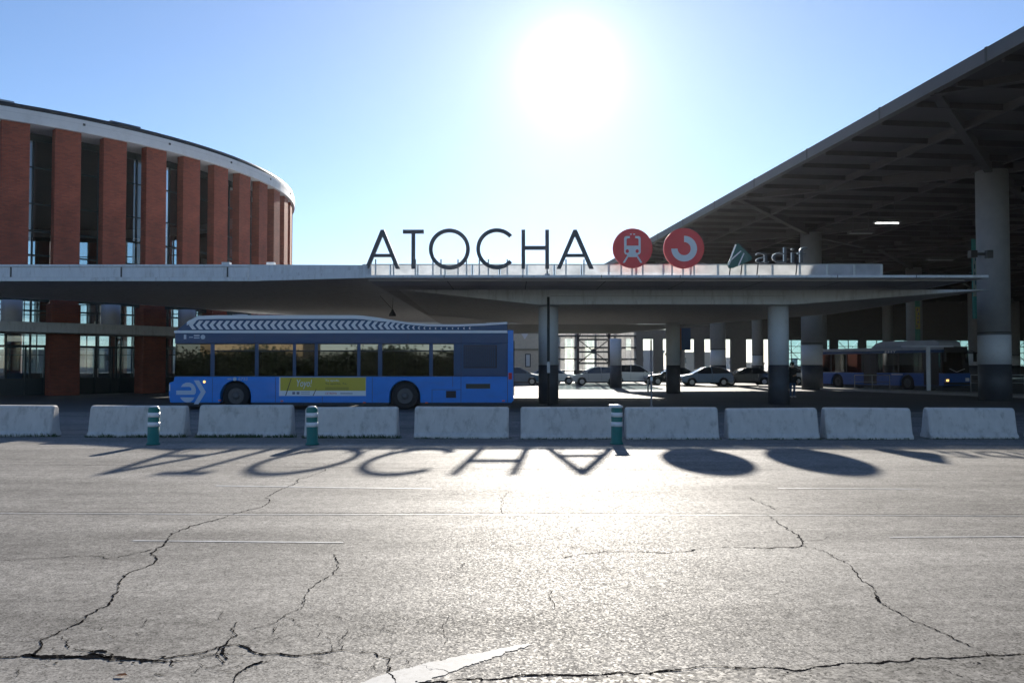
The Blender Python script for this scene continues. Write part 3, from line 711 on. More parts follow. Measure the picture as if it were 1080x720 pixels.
# end wall far inside, right side wall
ew = MB(); EWY = SP * 4.25
zl0, zl1 = 1.1, 5.3
ew.box((EX + 1, EWY, zl1), (SP * .5, EWY + .5, 6.6)); ew.box((SP * .5 + .003, EWY, zl1), (xe1, EWY + .5, RB + .09))
xs_open = []
x = EX + 1
k = 0
lay = [(1.0, 1.3), (1.5, 1.6), (1.8, 1.4), (.9, .8), (1.6, 1.5), (1.3, 1.2), (1.9, 1.4), (1.4, 1.5), (1.3, 1.0), (2.2, 1.3), (1.2, 1.4)]
for wpier, wopen in lay:
    ew.box((x, EWY + .01, 0), (x + wpier, EWY + .49, zl1 - .003)); x += wpier + wopen
xg = x
ew.box((xg, EWY + .01, 0), (xe1, EWY + .49, 1.6))
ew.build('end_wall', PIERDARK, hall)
kx = xg; wi = 0
while kx < xe1 - 5:
    ew2 = MB().box((kx, EWY + .02, 1.603), (kx + 1.1, EWY + .48, zl1 - .003)).build('wall_pier', PIERDARK, hall)
    f = MB(); a, b = kx + 1.1, kx + 4.2
    for z in (1.65, 2.5, 3.4, 4.3, zl1 - .1): f.box((a, EWY + .15, z), (b, EWY + .25, z + .09))
    for xx_ in (a, (a + b) / 2, b - .09): f.box((xx_, EWY + .1502, 1.6), (xx_ + .09, EWY + .2498, zl1 - .01))
    if wi % 2 == 0:
        beam(f, (a, EWY + .12, 2.2), (b, EWY + .12, zl1 - .1), .06, .09, .09); beam(f, (a, EWY + .12, zl1 - .1), (b, EWY + .12, 2.2), .06, .09, .09)
    w = f.build('window', FRAME, hall)
    MB().box((a, EWY + .19, 1.6), (b, EWY + .2, zl1)).build('pane', GLASSH, w)
    kx += 4.2; wi += 1
MB().box((xe1 - .4, -SP * 1.5, 0), (xe1, EWY - .02, RB + .05)).build('side_wall', PIERDARK, hall)

# lit strip lamps under the hall roof
def strip_lamp(px, py, Y, L, label, lit):
    p = at(px, py, Y)
    t = thing('ceiling_lamp', label, 'lamp', p, group='strip lamps under the hall roof')
    MB().box((-L / 2, -.32, .05), (L / 2, .32, .16)).tube([(-L / 3, 0, .16), (-L / 3, 0, RB + .1 - p.z)], .02, 6).tube([(L / 3, 0, .16), (L / 3, 0, RB + .1 - p.z)], .02, 6).build('housing', DARKSTEEL, t)
    MB().box((-L / 2 + .03, -.07, .02), (L / 2 - .03, .07, .048)).build('diffuser', TUBE if lit else STEEL, t)
strip_lamp(935.5, 236, 47, 1.3, 'bright lit strip lamp hanging under the dark hall roof', True)
strip_lamp(908, 247, 51, 1.4, 'unlit grey strip lamp hanging left of the bright one', False)
strip_lamp(992, 275, 54, 1.6, 'unlit grey strip lamp hanging low near the big round column', False)

# things on the nearest hall column
pA = Vector((21.5, 39.0, 0))
fl = at(1032, 268, 38.6)
t = thing('floodlight', 'black floodlight on a bracket clamped to the nearest hall column', 'floodlight', (fl.x, fl.y, fl.z))
MB().box((-.42, -.16, -.16), (-.12, .16, .16)).build('lamp_head', BLACK, t, bevel=.02)
MB().box((-.12, -.05, -.06), (.5, .05, .06)).box((.3, -.2, -.2), (.75, .12, .16)).build('bracket', DARKSTEEL, t)
def banner(px0, px1, py0, py1, Y, label, cols, kind):
    a, b = at(px0, py0, Y), at(px1, py1, Y)
    t = thing('hanging_banner', label, 'banner', ((a.x + b.x) / 2, Y, b.z), .35)
    w, h = (b.x - a.x) / 2, a.z - b.z
    MB().box((-w, 0, 0), (w, .05, h)).build('banner_sheet', cols[0], t)
    m = MB(); m.box((-w * .94, -.006, h * .28), (w * .94, -.001, h * .82)); m.build('printed_panel', cols[1], t)
    m = MB()
    for i in range(5):
        x_, z_ = random.uniform(-w * .6, w * .4), h * (.32 + .1 * i)
        m.prism([(x_ - w * .2, z_), (x_ + w * .3, z_ + h * .01), (x_ + w * .25, z_ + h * .06), (x_ - w * .1, z_ + h * .07)], -.012, -.007)
    m.build('printed_motif', cols[2], t)
    return t
banner(964.5, 971.5, 316, 359, 68, 'tall green and yellow printed banner hanging deep in the dark hall', (mat('banner_green', (.06, .22, .16), .7), mat('banner_yellow', (.4, .33, .1), .7), mat('banner_blue', (.05, .06, .2), .7)), 0)
banner(1024.5, 1032, 252, 336, 41.5, 'tall teal printed banner hanging behind the nearest hall column', (mat('banner_teal', (.03, .24, .22), .7), mat('banner_pale', (.28, .36, .33), .7), mat('banner_dark', (.02, .09, .12), .7)), 1)

# hanging sign board near the canopy column
a, b = at(713.5, 346, 55), at(728.5, 369, 55)
t = thing('hanging_sign_board', 'dark blue sign board with an orange side hanging under the canopy', 'sign', ((a.x + b.x) / 2, 55, b.z))
w, h = (b.x - a.x) / 2, a.z - b.z
MB().box((-w * .3, 0, 0), (w, .12, h)).build('board', mat('board_blue', (.012, .05, .12), .5), t)
MB().box((-w, .0, 0), (-w * .3 - .003, .12, h)).build('orange_side', mat('board_orange', (.3, .12, .05), .6), t)
MB().box((-w * .8, .04, h), (-w * .72, .08, 4.05 - b.z + .5)).box((w * .72, .04, h), (w * .8, .08, 4.05 - b.z + .5)).build('hanger', DARKSTEEL, t)

# ------------------------------------------------------------------ concrete barriers, posts
bx = [(-40, 62, 460.5), (91, 199.5, 461), (206.5, 310, 461.3), (319.5, 420.5, 462), (436, 536.5, 462.6), (549, 649.5, 463), (658.5, 759, 463.3), (765, 866, 463.5), (866.8, 965.5, 463.5), (975, 1077.5, 463), (1084, 1190, 462.5)]
blab = ['white concrete road barrier at the left end of the row, cut by the photo edge', 'second white concrete barrier from the left, below the rotunda piers, green post before it', 'third white concrete barrier from the left, below the front wheel of the bus', 'fourth white concrete barrier from the left, below the yellow bus advert, green post before it', 'fifth white concrete barrier from the left, below the rear of the chevron bus', 'sixth white concrete barrier from the left, just behind the right green post', 'white concrete barrier right of the third green post, below the slim white pole', 'white concrete barrier before the canopy column beside the standing person', 'white concrete barrier touching its left neighbour, below the parked second bus', 'white concrete barrier before the nearest tall hall column', 'white concrete barrier at the right end of the row, mostly outside the frame']
for (xa, xb, yb), lab in zip(bx, blab):
    p, q_ = onz(xa + .02 * max(0, xa - 540), yb), onz(xb - .02 * max(0, 540 - xb), yb); L = q_.x - p.x
    H = .665 + random.uniform(-.012, .012)
    if xb < 330: H += .03
    prof = [(-.0, 0), (-.0, .06), (.06, .12), (.15, H - .05), (.185, H - .008), (.22, H), (.34, H), (.375, H - .008), (.41, H - .05), (.5, .12), (.56, .06), (.56, 0)]
    m = MB(); n = len(prof); ch = .035
    vs = []
    for x_, s_ in ((0, .0), (ch, 1), (L - ch, 1), (L, .0)):
        for y_, z_ in prof:
            yy = y_ + (0 if s_ else (.03 if y_ < .28 else -.03)); vs.append((x_ - L / 2, yy, max(0, z_ - (0 if s_ else .025 * (z_ > .3)))))
    fs = [tuple(range(n))] + [tuple(range(4 * n - 1, 3 * n - 1, -1))]
    for s_ in range(3):
        for i in range(n): fs.append((s_ * n + i, s_ * n + (i + 1) % n, (s_ + 1) * n + (i + 1) % n, (s_ + 1) * n + i))
    m.add(vs, fs)
    # scuppers: two lifting slots at the foot
    o = m.build('concrete_barrier', CONC, None, ((p.x + q_.x) / 2, p.y + random.uniform(-.04, .05), .004), bevel=.012, rot=(random.uniform(-.006, .006), random.uniform(-.008, .008), random.uniform(-.018, .018)))
    tag(o, lab, 'barrier', 'white concrete barriers along the road edge')
for px, py, lab in [(159, 469.5, 'leftmost green post with two white bands before a concrete barrier'), (328, 469.5, 'green banded post below the yellow bus advert'), (651, 468.8, 'green banded post with a torn white cap, right of the bus')]:
    p = onz(px, py); r = .112
    t = thing('delineator_post', lab, 'post', (p.x, p.y + r, .004), 0, 'green road posts before the barriers')
    t.rotation_euler = (random.uniform(-.03, .03), random.uniform(-.02, .02), 0)
    MB().lathe([(r + .02, 0), (r + .02, .03), (r, .05), (r, .70), (r - .012, .735), (r - .04, .75)], 28).build('post_body', BOLLG, t)
    for z in (.36, .55): MB().lathe([(r + .004, z), (r + .004, z + .09)], 28).build('white_band', REFL, t)
    if px == 651:
        m = MB().lathe([(r + .01, .735), (r + .015, .76), (.07, .79), (.02, .8)], 14); m.box((-.15, -.05, .73), (-.08, .06, .79)); m.build('torn_cap', REFL, t)
    else: MB().lathe([(r - .03, .745), (r - .035, .765), (.02, .775)], 16).build('cap', REFL, t)

# weeds at the barrier feet
wd = MB(); WEED = mat('weed_green', (.05, .075, .025), .8, var=.3, scale=5)
def tuft(x, y, h, n):
    for _ in range(n):
        a = random.uniform(0, 6.28); l_ = h * random.uniform(.5, 1.2); w = .006
        bx_, by_ = x + random.gauss(0, .03), y + random.gauss(0, .02); tx, ty = bx_ + math.cos(a) * l_ * .5, by_ + math.sin(a) * l_ * .3
        wd.add([(bx_ - w, by_, .0), (bx_ + w, by_, .0), ((bx_ + tx) / 2 + w, (by_ + ty) / 2, l_ * .6), (tx, ty, l_)], [(0, 1, 2, 3)])
for xa, xb, yb in bx:
    dens = 3.2 if xb < 430 else .9
    p, q_ = onz(xa, yb), onz(xb, yb)
    for _ in range(int(90 * dens / 2)):
        tuft(random.uniform(p.x, q_.x), p.y - .02, random.uniform(.02, .09) * (1.15 if dens > 1 else .6), 5)
tag(wd.build('weeds', WEED), 'thin dark green weeds along the barrier feet', 'weeds', None, 'stuff')

# fallen leaf
p = onz(127, 714)
m = MB(); m.add([(-.05, 0, .004), (-.02, -.025, .015), (.03, -.02, .02), (.06, 0, .008), (.03, .022, .022), (-.02, .024, .014), (0, 0, .004)], [(0, 1, 6), (1, 2, 6), (2, 3, 6), (3, 4, 6), (4, 5, 6), (5, 0, 6)])
tag(m.build('fallen_leaf', mat('dry_leaf', (.5, .2, .06), .7), None, (p.x, p.y, .008)), 'dry orange fallen leaf on the cracked asphalt', 'leaf').scale = (.6, .6, .5)

# ------------------------------------------------------------------ city bus with chevron roof cover (heading left, its left side to the camera)
BY = 31.0
B0 = at(178, 400, BY).x; B1 = at(541, 400, BY).x; BL = B1 - B0
bus = thing('city_bus', 'long blue city bus with chevron roof cover and yellow advert under the canopy', 'bus', (B0, BY, 0))
def bxx(px): return (px - 178) / 363 * BL
def bz(py): return at(360, py, BY).z
BW = 2.5
def arch(cx, zc, r, n=12): return [(cx - r * math.cos(math.pi * i / n), zc + r * math.sin(math.pi * i / n)) for i in range(n + 1)]
wf, wr = bxx(248.5), bxx(427); WZ, WR = .49, .485
zs = bz(424.5)
low = [(bxx(179), .3), (bxx(178), .55), (bxx(178.4), bz(403.5)), (bxx(183), bz(402)), (bxx(184), bz(397)), (bxx(535.5), bz(397)), (bxx(535.5), .3)]
# polygon with wheel arch notches
poly = [(bxx(179.5), zs)] + low[1:5] + [(bxx(540.5), bz(397)), (bxx(541), .4), (bxx(540), zs)]
bot = [(wr + .56, zs)] + [(x, z) for x, z in reversed(arch(wr, WZ, .56))] + [(wr - .56, zs), (wf + .56, zs)] + list(reversed(arch(wf, WZ, .56))) + [(wf - .56, zs)]
bot = [p for p in bot if p[1] >= zs - 1e-6]
MB().prism(poly + bot, 0, BW).build('body', BLUE, bus, bevel=.02)
MB().box((bxx(181), .02, .16), (wf - .58, BW - .02, zs - .003)).box((wf + .58, .02, .16), (wr - .58, BW - .02, zs - .003)).box((wr + .58, .02, .16), (bxx(539), BW - .02, zs - .003)).build('skirt', SKIRT, bus)
for x in (wf, wr): MB().box((x - .56, .34, .2), (x + .56, BW - .34, 1.08)).build('wheel_well', BLACK, bus)
def wheel(parent, x, y, z, r, w, rim, name='wheel', far=False, nut=10):
    t = MB()
    Mx = Matrix.Rotation(math.pi / 2, 4, 'X')
    t.lathe([(r * .62, -w / 2), (r * .94, -w / 2), (r, -w / 2 + .03), (r, w / 2 - .03), (r * .94, w / 2), (r * .62, w / 2)], 36, 0, Mx, cap=False)
    t.lathe([(r * .62, -w / 2 + .05), (r * .62, w / 2 - .05)], 36, 0, Mx)
    wh = t.build(name, RUBBER, parent, (x, y, z))
    m = MB(); s_ = 1 if not far else -1
    m.lathe([(r * .61, s_ * (w / 2 - .03)), (r * .56, s_ * (w / 2 - .01)), (r * .5, s_ * (w / 2 - .05)), (r * .26, s_ * (w / 2 - .03)), (r * .24, s_ * (w / 2 + .03)), (r * .1, s_ * (w / 2 + .04))], 32, 0, Mx)
    for i in range(nut):
        a = 6.2832 * i / nut
        m.lathe([(r * .045, s_ * (w / 2 - .04)), (r * .045, s_ * (w / 2 + .02))], 6, 0, Mx @ Matrix.Translation((r * .38 * math.cos(a), r * .38 * math.sin(a), 0)))
    m.build('rim', rim, wh)
    return wh
for x in (wf, wr):
    wheel(bus, x, .19, WZ, WR, .3, RIMS); wheel(bus, x, BW - .19, WZ, WR, .3, RIMS, far=True)
# upper body: roof, header and pillars round the window band
zw0, zw1, zh1 = bz(397), bz(362), bz(351.2)
up = MB()
up.box((bxx(184), 0, zw1), (bxx(540.5), BW, zh1))
up.box((bxx(478.5), 0, zw0 + .003), (bxx(535), BW, zw1 - .003))
for px, w in ((221.5, 4.5), (268.5, 4), (308.5, 3.5), (331.5, 3.5), (376.5, 3.5), (398.5, 4.5), (452.5, 4)):
    up.box((bxx(px), .012, zw0 + .003), (bxx(px + w), .07, zw1 - .003)); up.box((bxx(px), BW - .07, zw0 + .003), (bxx(px + w), BW - .012, zw1 - .003))
up.build('upper_body', NAVY, bus, bevel=.015)
MB().box((bxx(535.3), -.003, zs + .05), (bxx(541.5), BW + .003, bz(348))).build('rear_panel', BLUE, bus, bevel=.02)
MB().box((bxx(184.5), .1, zw0 - .35), (bxx(478), BW - .1, zw0 - .3)).build('cabin_floor', SKIRT, bus)
panes = [(185.5, 221.5), (226, 268.5), (272.5, 308.5), (312, 331.5), (335, 376.5), (380, 398.5), (403, 452.5), (456.5, 478.4)]
for a, b in panes:
    w = MB().box((bxx(a), .02, zw0 + .004), (bxx(b), .028, zw1 - .004)).build('window', GLASSB, bus)
    m = MB()
    if a > 200: m.box((bxx(a), .006, bz(370.6)), (bxx(b), .02, bz(369.2)))
    m.box((bxx(a), .008, zw0 + .004), (bxx(b), .019, zw0 + .035)); m.box((bxx(a), .008, zw1 - .035), (bxx(b), .019, zw1 - .004))
    m.build('window_frame', BLACK, w)
    if a > 200: MB().box((bxx(a), .010, bz(369.2)), (bxx(b), .0195, zw1 - .036)).build('hopper_pane', HOPPER, w)
    MB().box((bxx(a), BW - .028, zw0 + .004), (bxx(b), BW - .02, zw1 - .004)).build('window', GLASSB, bus)
MB().prism([(bxx(183.4), zw0 + .004), (bxx(183.9), zw0 + .004), (bxx(184.6), zw1 - .004), (bxx(184.1), zw1 - .004)], .06, BW - .06).build('windscreen', GLASSB, bus)
# seats and handrails seen through the glass
SM = MB(); 
sproto = None
for i, px in enumerate(range(238, 474, 17)):
    for y in (.35, BW - .85):
        if sproto is None:
            o = sproto = MB().box((0, 0, .0), (.42, .5, .12)).box((.36, 0, .12), (.44, .5, .78)).build('seat', SEATB, bus, bevel=.03)
        else: o = sproto.copy(); COL.objects.link(o); o.parent = bus
        o.location = (bxx(px), y, zw0 - .28 + (.12 if px > 400 else 0))
hr = None
for px in range(232, 470, 36):
    if hr is None: o = hr = MB().lathe([(.018, 0), (.018, zw1 - zw0 + .3)], 8).build('handrail', POLEY, bus)
    else: o = hr.copy(); COL.objects.link(o); o.parent = bus
    o.location = (bxx(px), 1.0, zw0 - .3)
MB().box((bxx(196), 1.5, zw0 - .25), (bxx(200), 2.1, zw0 + .62)).box((bxx(186), 1.3, zw0 - .25), (bxx(190), 2.3, zw0 + .12)).build('driver_area', BLACK, bus)
# roof cover with chevrons
top = [(208, 333), (230, 332.3), (374, 332.3), (382, 332.8), (398, 334.8), (411, 337), (424, 339), (436, 340.6), (452, 341.8), (480, 342), (509, 341), (535, 339.3)]
cov = [(bxx(184.5), bz(348.3)), (bxx(190), bz(344))] + [(bxx(197), bz(338.5))] + [(bxx(x), bz(y + .3)) for x, y in top] + [(bxx(535), bz(348.3))]
MB().prism(cov, .06, BW - .06).build('roof_cover', NAVY, bus, bevel=.02)
wt = MB()
tt = [(196, 339.2)] + top
for (xa, ya), (xb, yb) in zip(tt[:-1], tt[1:]):
    wt.prism([(bxx(xa), bz(ya + 4)), (bxx(xb), bz(yb + (4 if xb < 400 else 2.2))), (bxx(xb), bz(yb)), (bxx(xa), bz(ya))][::1], -.0, .055) if False else wt.prism([(bxx(xa), bz(ya + (3.8 if xa < 400 else 2.2))), (bxx(xb), bz(yb + (3.8 if xb < 400 else 2.2))), (bxx(xb), bz(yb)), (bxx(xa), bz(ya))], .03, .055)
wt.box((bxx(183), -.008, zh1 + .003), (bxx(535), .05, bz(348.4)))
wt.build('white_trim', BUSWHITE, bus)
cv = MB()
x = 198.
def topy(x):
    for (xa, ya), (xb, yb) in zip(top[:-1], top[1:]):
        if xa <= x <= xb: return ya + (yb - ya) * (x - xa) / (xb - xa)
    return 334
while x < 497:
    z0 = 347.2; z1 = max(338.2 if x < 215 else topy(x) + (5.2 if x < 400 else 3.2), 338.2 if x < 400 else 0)
    h = z0 - z1; zm = (z0 + z1) / 2; w_ = h * .42; tk = h * .46
    cv.prism([(bxx(x), bz(zm)), (bxx(x + w_), bz(z1)), (bxx(x + w_ + tk), bz(z1)), (bxx(x + tk), bz(zm)), (bxx(x + w_ + tk), bz(z0)), (bxx(x + w_), bz(z0))], .045, .0585)
    x += 7.15 if x < 395 else 6.0
cv.build('chevron_stripe', BUSWHITE, bus)
# engine grille at the rear
gr = MB()
gr.box((bxx(489), -.006, bz(388)), (bxx(524), -.001, bz(363.8)))
gri = gr.build('engine_grille', BLACK, bus)
m = MB()
for i in range(16):
    m.box((bxx(490 + i * 2.1), -.016, bz(387)), (bxx(490.9 + i * 2.1), -.0065, bz(364.6)))
m.build('grille_slat', NAVY, gri)
ol = MB().box((bxx(491.5), -.008, bz(409.6)), (bxx(517), -.001, bz(404.6))).build('rear_vent', mat('vent_olive', (.04, .05, .03), .6), bus)
MB().box((bxx(470.5), -.008, bz(419.4)), (bxx(481), -.001, bz(412))).build('filler_flap', BLACK, bus)
for a in ((477.3, 397.5, 477.7, 408), (486, 352, 486.4, 424), (455.5, 410.5, 486, 410.9), (455.5, 410.5, 455.9, 424), (535, 352, 535.5, 424), (290.5, 398, 290.9, 424), (340, 418, 340.3, 424), (392.5, 398, 392.9, 424), (224, 398, 224.3, 424), (209, 425.5, 232, 425.8), (268, 351.6, 268.3, 362), (352, 351.6, 352.3, 362), (430, 351.6, 430.3, 362)):
    MB().box((bxx(a[0]), -.004, bz(a[3])), (bxx(a[2]), -.0008, bz(a[1]))).build('panel_seam', SKIRT, bus)
for px, py in ((232, 422), (297.5, 422.7), (384.5, 424.3), (450, 424.6), (531, 422.5)):
    MB().box((bxx(px - 1.4), -.012, bz(py + .6)), (bxx(px + 1.4), -.001, bz(py - .6))).build('marker_lamp', ORANGE, bus)
MB().lathe([(.045, -.01), (.03, .02)], 12, 0, Matrix.Translation((bxx(215.5), -.012, bz(402.5))) @ Matrix.Rotation(math.pi / 2, 4, 'X')).build('turn_lamp', LIT, bus)
MB().box((bxx(178.4), -.0025, bz(412)), (bxx(179.6), .3, bz(405))).build('headlight', LAMP, bus)
MB().box((bxx(536.3), -.008, bz(400)), (bxx(540), -.0035, bz(393))).build('tail_lamp', REDL, bus)
# big emblem on the front corner
lg = MB()
def L_(p): return (bxx(176 + p[0] / 6.545), bz(325 + p[1] / 6.545))
def lpoly(pts): lg.prism([L_(p) for p in pts], -.006, -.001)
lpoly([(187, 497), (222, 497), (270, 577), (220, 661), (188, 661), (235, 577)])
def arcpts(cx, cy, r, a0, a1, n=14): return [(cx + r * math.cos(R_(a0 + (a1 - a0) * i / n)), cy - r * math.sin(R_(a0 + (a1 - a0) * i / n))) for i in range(n + 1)]
o_ = [(98, 545)] + arcpts(146, 565, 53, 150, 0, 14)[1:] + [(200, 580)]
lpoly([(97, 542), (112, 522), (135, 512), (158, 512), (180, 522), (195, 540), (202, 562), (200, 585), (190, 596), (66, 596), (66, 567), (168, 567), (172, 558), (166, 546), (155, 541)])
lpoly([(93, 614), (192, 614), (182, 632), (165, 645), (145, 650), (125, 645), (106, 632)])
lg.build('front_emblem', mat('emblem_pale_blue', (.45, .55, .68), .5), bus)
# fleet number and small marks
mk = MB()
text_mb(mk, '6733', bxx(251.5), bz(401.2), bxx(261) - bxx(251.5), bz(397.8) - bz(401.2), -.005, .003)
mk.ring(.05, .085, 0, .004, 16, mi=0) if False else None
mk.prism([(bxx(247.6) + .07 * math.cos(i * .785), bz(399.6) + .07 * math.sin(i * .785)) for i in range(8)], -.005, -.001)
mk.box((bxx(240), -.005, bz(400)), (bxx(244), -.001, bz(399.2)))
for p0, p1 in (((193.5, 357.5), (196, 352.8)), ((199, 356), (203, 355)), ((204, 354.5), (210, 353)), ((204, 356.8), (210, 355.6))):
    mk.box((bxx(p0[0]), -.005, bz(p0[1])), (bxx(p1[0]), -.001, bz(p1[1])))
mk.prism([(bxx(213.6) + .085 * math.cos(i * .524), bz(355.3) + .085 * math.sin(i * .524)) for i in range(12)], -.005, -.001)
mk.build('small_marking', mat('marking_pale', (.42, .5, .58), .5), bus)
# advert
ad = MB().box((bxx(294.5), -.007, bz(417.3)), (bxx(386), -.001, bz(397.6))).build('advert_panel', BUSWHITE, bus)
MB().box((bxx(295.8), -.011, bz(411.8)), (bxx(385.8), -.0075, bz(397.8))).build('yellow_field', YELLOW, ad)
m = MB(); text_mb(m, 'Yoyo!', bxx(313), bz(410), bxx(329) - bxx(313), bz(400) - bz(410), -.014, .002, shear=.2)
text_mb(m, 'Tu ayuda,', bxx(343), bz(402.6), bxx(358) - bxx(343), bz(400) - bz(402.6), -.014, .002)
m.build('pale_lettering', WHITE, ad)
m = MB(); text_mb(m, 'Yo aporto. Yo.', bxx(343), bz(406.2), bxx(366) - bxx(343), bz(403.2) - bz(406.2), -.014, .002)
for y in (408.4, 410.2): m.box((bxx(343), -.013, bz(y + .5)), (bxx(368), -.0115, bz(y)))
m.prism([(bxx(301), bz(417)), (bxx(302), bz(417)), (bxx(307.6), bz(399)), (bxx(306.8), bz(399))], -.014, -.0115); m.prism([(bxx(330), bz(417)), (bxx(331), bz(417)), (bxx(334), bz(410)), (bxx(333.4), bz(410))], -.014, -.0115)
m.build('dark_lettering', mat('advert_brown', (.06, .045, .02), .6), ad)
m = MB(); text_mb(m, 'CETREMA', bxx(343), bz(415.7), bxx(355.5) - bxx(343), bz(413.6) - bz(415.7), -.011, .002); m.build('red_lettering', REDL, ad)
m = MB(); m.box((bxx(308.5), -.0105, bz(415.8)), (bxx(311.4), -.0075, bz(413)), 0); m.box((bxx(313), -.0105, bz(415.8)), (bxx(316), -.0075, bz(413)))
for y in (413.2, 415): m.box((bxx(317.5), -.0105, bz(y + .5)), (bxx(327), -.0075, bz(y)))
m.box((bxx(359), -.0105, bz(415.2)), (bxx(372), -.0075, bz(414.3))); m.build('small_print', mat('print_grey', (.18, .18, .24), .6), ad)
# mirror arms
MB().tube([(bxx(184), .05, zh1 - .1), (bxx(180), -.12, zh1 - .25)], .02).box((bxx(178.5), -.2, zh1 - .7), (bxx(181), -.02, zh1 - .25)).build('mirror', BLACK, bus) if False else None
m = MB(); m.box((bxx(541.7), .3, .5), (bxx(542.6), BW - .3, 2.5)); m.build('rear_window', BLACK, bus)

# ------------------------------------------------------------------ second bus in the hall
fc = onz(995, 412.6)
yaw = math.atan2(-.905, .425)
b2 = thing('parked_city_bus', 'blue city bus with a white roof parked in the dark hall, one amber lamp lit', 'bus', (fc.x, fc.y, 0), yaw)
# local: front at x = 0, bus runs to x = -12, right-hand side (doors) at y = 0, other side at y = +2.5
L2 = 12.
def w2(x): return -x
wf2, wr2 = 2.7, 8.6
yoff = 0
poly = [(-.0, .35), (.06, .7), (0, 1.12), (-12, 1.12), (-12, .3)]
bot = [(-wr2 - .55, .3)] + arch(-wr2, .49, .55) + [(-wr2 + .55, .3), (-wf2 - .55, .3)] + arch(-wf2, .49, .55) + [(-wf2 + .55, .3)]
bot = [p for p in bot if p[1] >= .3]
body2 = MB().prism(poly + bot, 0, 2.5).build('body', mat('bus_blue_dull', (.012, .09, .34), .4, coat=.2), b2, bevel=.03)
MB().box((-11.9, .02, .15), (-wr2 - .57, 2.48, .297)).box((-wr2 + .57, .02, .15), (-wf2 - .57, 2.48, .297)).box((-wf2 + .57, .02, .15), (-.05, 2.48, .297)).build('skirt', SKIRT, b2)
for x in (wf2, wr2): MB().box((-x - .55, .34, .2), (-x + .55, 2.16, 1.06)).build('wheel_well', BLACK, b2)
for x in (wf2, wr2):
    for y, fr_ in ((.19, False), (2.31, True)):
        wheel(b2, -x, y, .485, .48, .3, RIMS, far=fr_)
MB().box((-12, 0, 2.42), (-.1, 2.5, 2.6)).build('header', NAVY, b2, bevel=.02)
MB().box((-12, .02, 2.603), (-.15, 2.48, 2.80)).build('roof', BUSROOF, b2, bevel=.05)
MB().prism([(-.4, 2.803), (-.5, 3.1), (-.8, 3.22), (-4.9, 3.22), (-5.4, 3.1), (-5.8, 2.803)], .25, 2.25).build('roof_unit', BUSROOF, b2, bevel=.05)
pil = MB()
for x in (0.12, 1.45, 3.3, 5.0, 6.3, 7.7, 9.1, 10.6, 11.9): pil.box((-x - .1, .012, 1.123), (-x, .07, 2.417)).box((-x - .1, 2.43, 1.123), (-x, 2.488, 2.417))
pil.build('window_pillar', BLACK, b2)
xs = [0.22, 1.45, 3.3, 5.0, 6.3, 7.7, 9.1, 10.6, 11.9]
for a, b in zip(xs[:-1], xs[1:]):
    MB().box((-b, .03, 1.125), (-a - .1, .04, 2.415)).build('window', GLASSB, b2); MB().box((-b, 2.46, 1.125), (-a - .1, 2.47, 2.415)).build('window', GLASSB, b2)
dr = MB().box((-1.4, -.012, .36), (-.3, -.003, 2.4)).build('door', BLACK, b2); MB().box((-.88, -.02, .4), (-.82, -.0125, 2.36)).build('door_seal', SKIRT, dr)
dr = MB().box((-6.2, -.012, .36), (-5.1, -.003, 2.4)).build('door', BLACK, b2); MB().box((-5.68, -.02, .4), (-5.62, -.0125, 2.36)).build('door_seal', SKIRT, dr)
MB().prism([(-.09, 1.125), (.0, 1.125), (-.08, 2.42), (-.12, 2.42)], .08, 2.42).build('windscreen', glass('windscreen_dark', (.12, .15, .16), .9, 0, .1), b2)
MB().box((-.08, .2, 2.425), (.0, 2.3, 2.8)).build('destination_board', BLACK, b2, bevel=.02)
MB().box((.062, .2, .62), (.075, .42, .74)).build('headlight', LIT, b2); MB().box((.062, 1.95, .62), (.075, 2.3, .82)).build('headlight', LAMP, b2)
MB().box((.04, .0, .4), (.1, 2.5, .55)).build('bumper', SKIRT, b2, bevel=.02)
MB().tube([(.05, 2.4, 2.6), (.25, 2.6, 2.45)], .02).box((.2, 2.52, 1.85), (.28, 2.75, 2.45)).build('mirror', BLACK, b2)
MB().tube([(.05, .1, 2.6), (.25, -.1, 2.45)], .02).box((.2, -.22, 1.85), (.28, -.04, 2.45)).build('mirror', BLACK, b2)
m = MB(); text_mb(m, 'EMT', -4.4, 2.46, .9, .12, -.006, .003); m.box((-3.9, -.006, 1.0), (-3.0, -.001, 1.05)); m.build('small_marking', BUSWHITE, b2)
m = MB().tube([(.03, .55, 1.42), (-.01, 1.25, 1.2), (.03, 1.95, 1.4)], .018); m.build('wiper', BUSWHITE, b2)

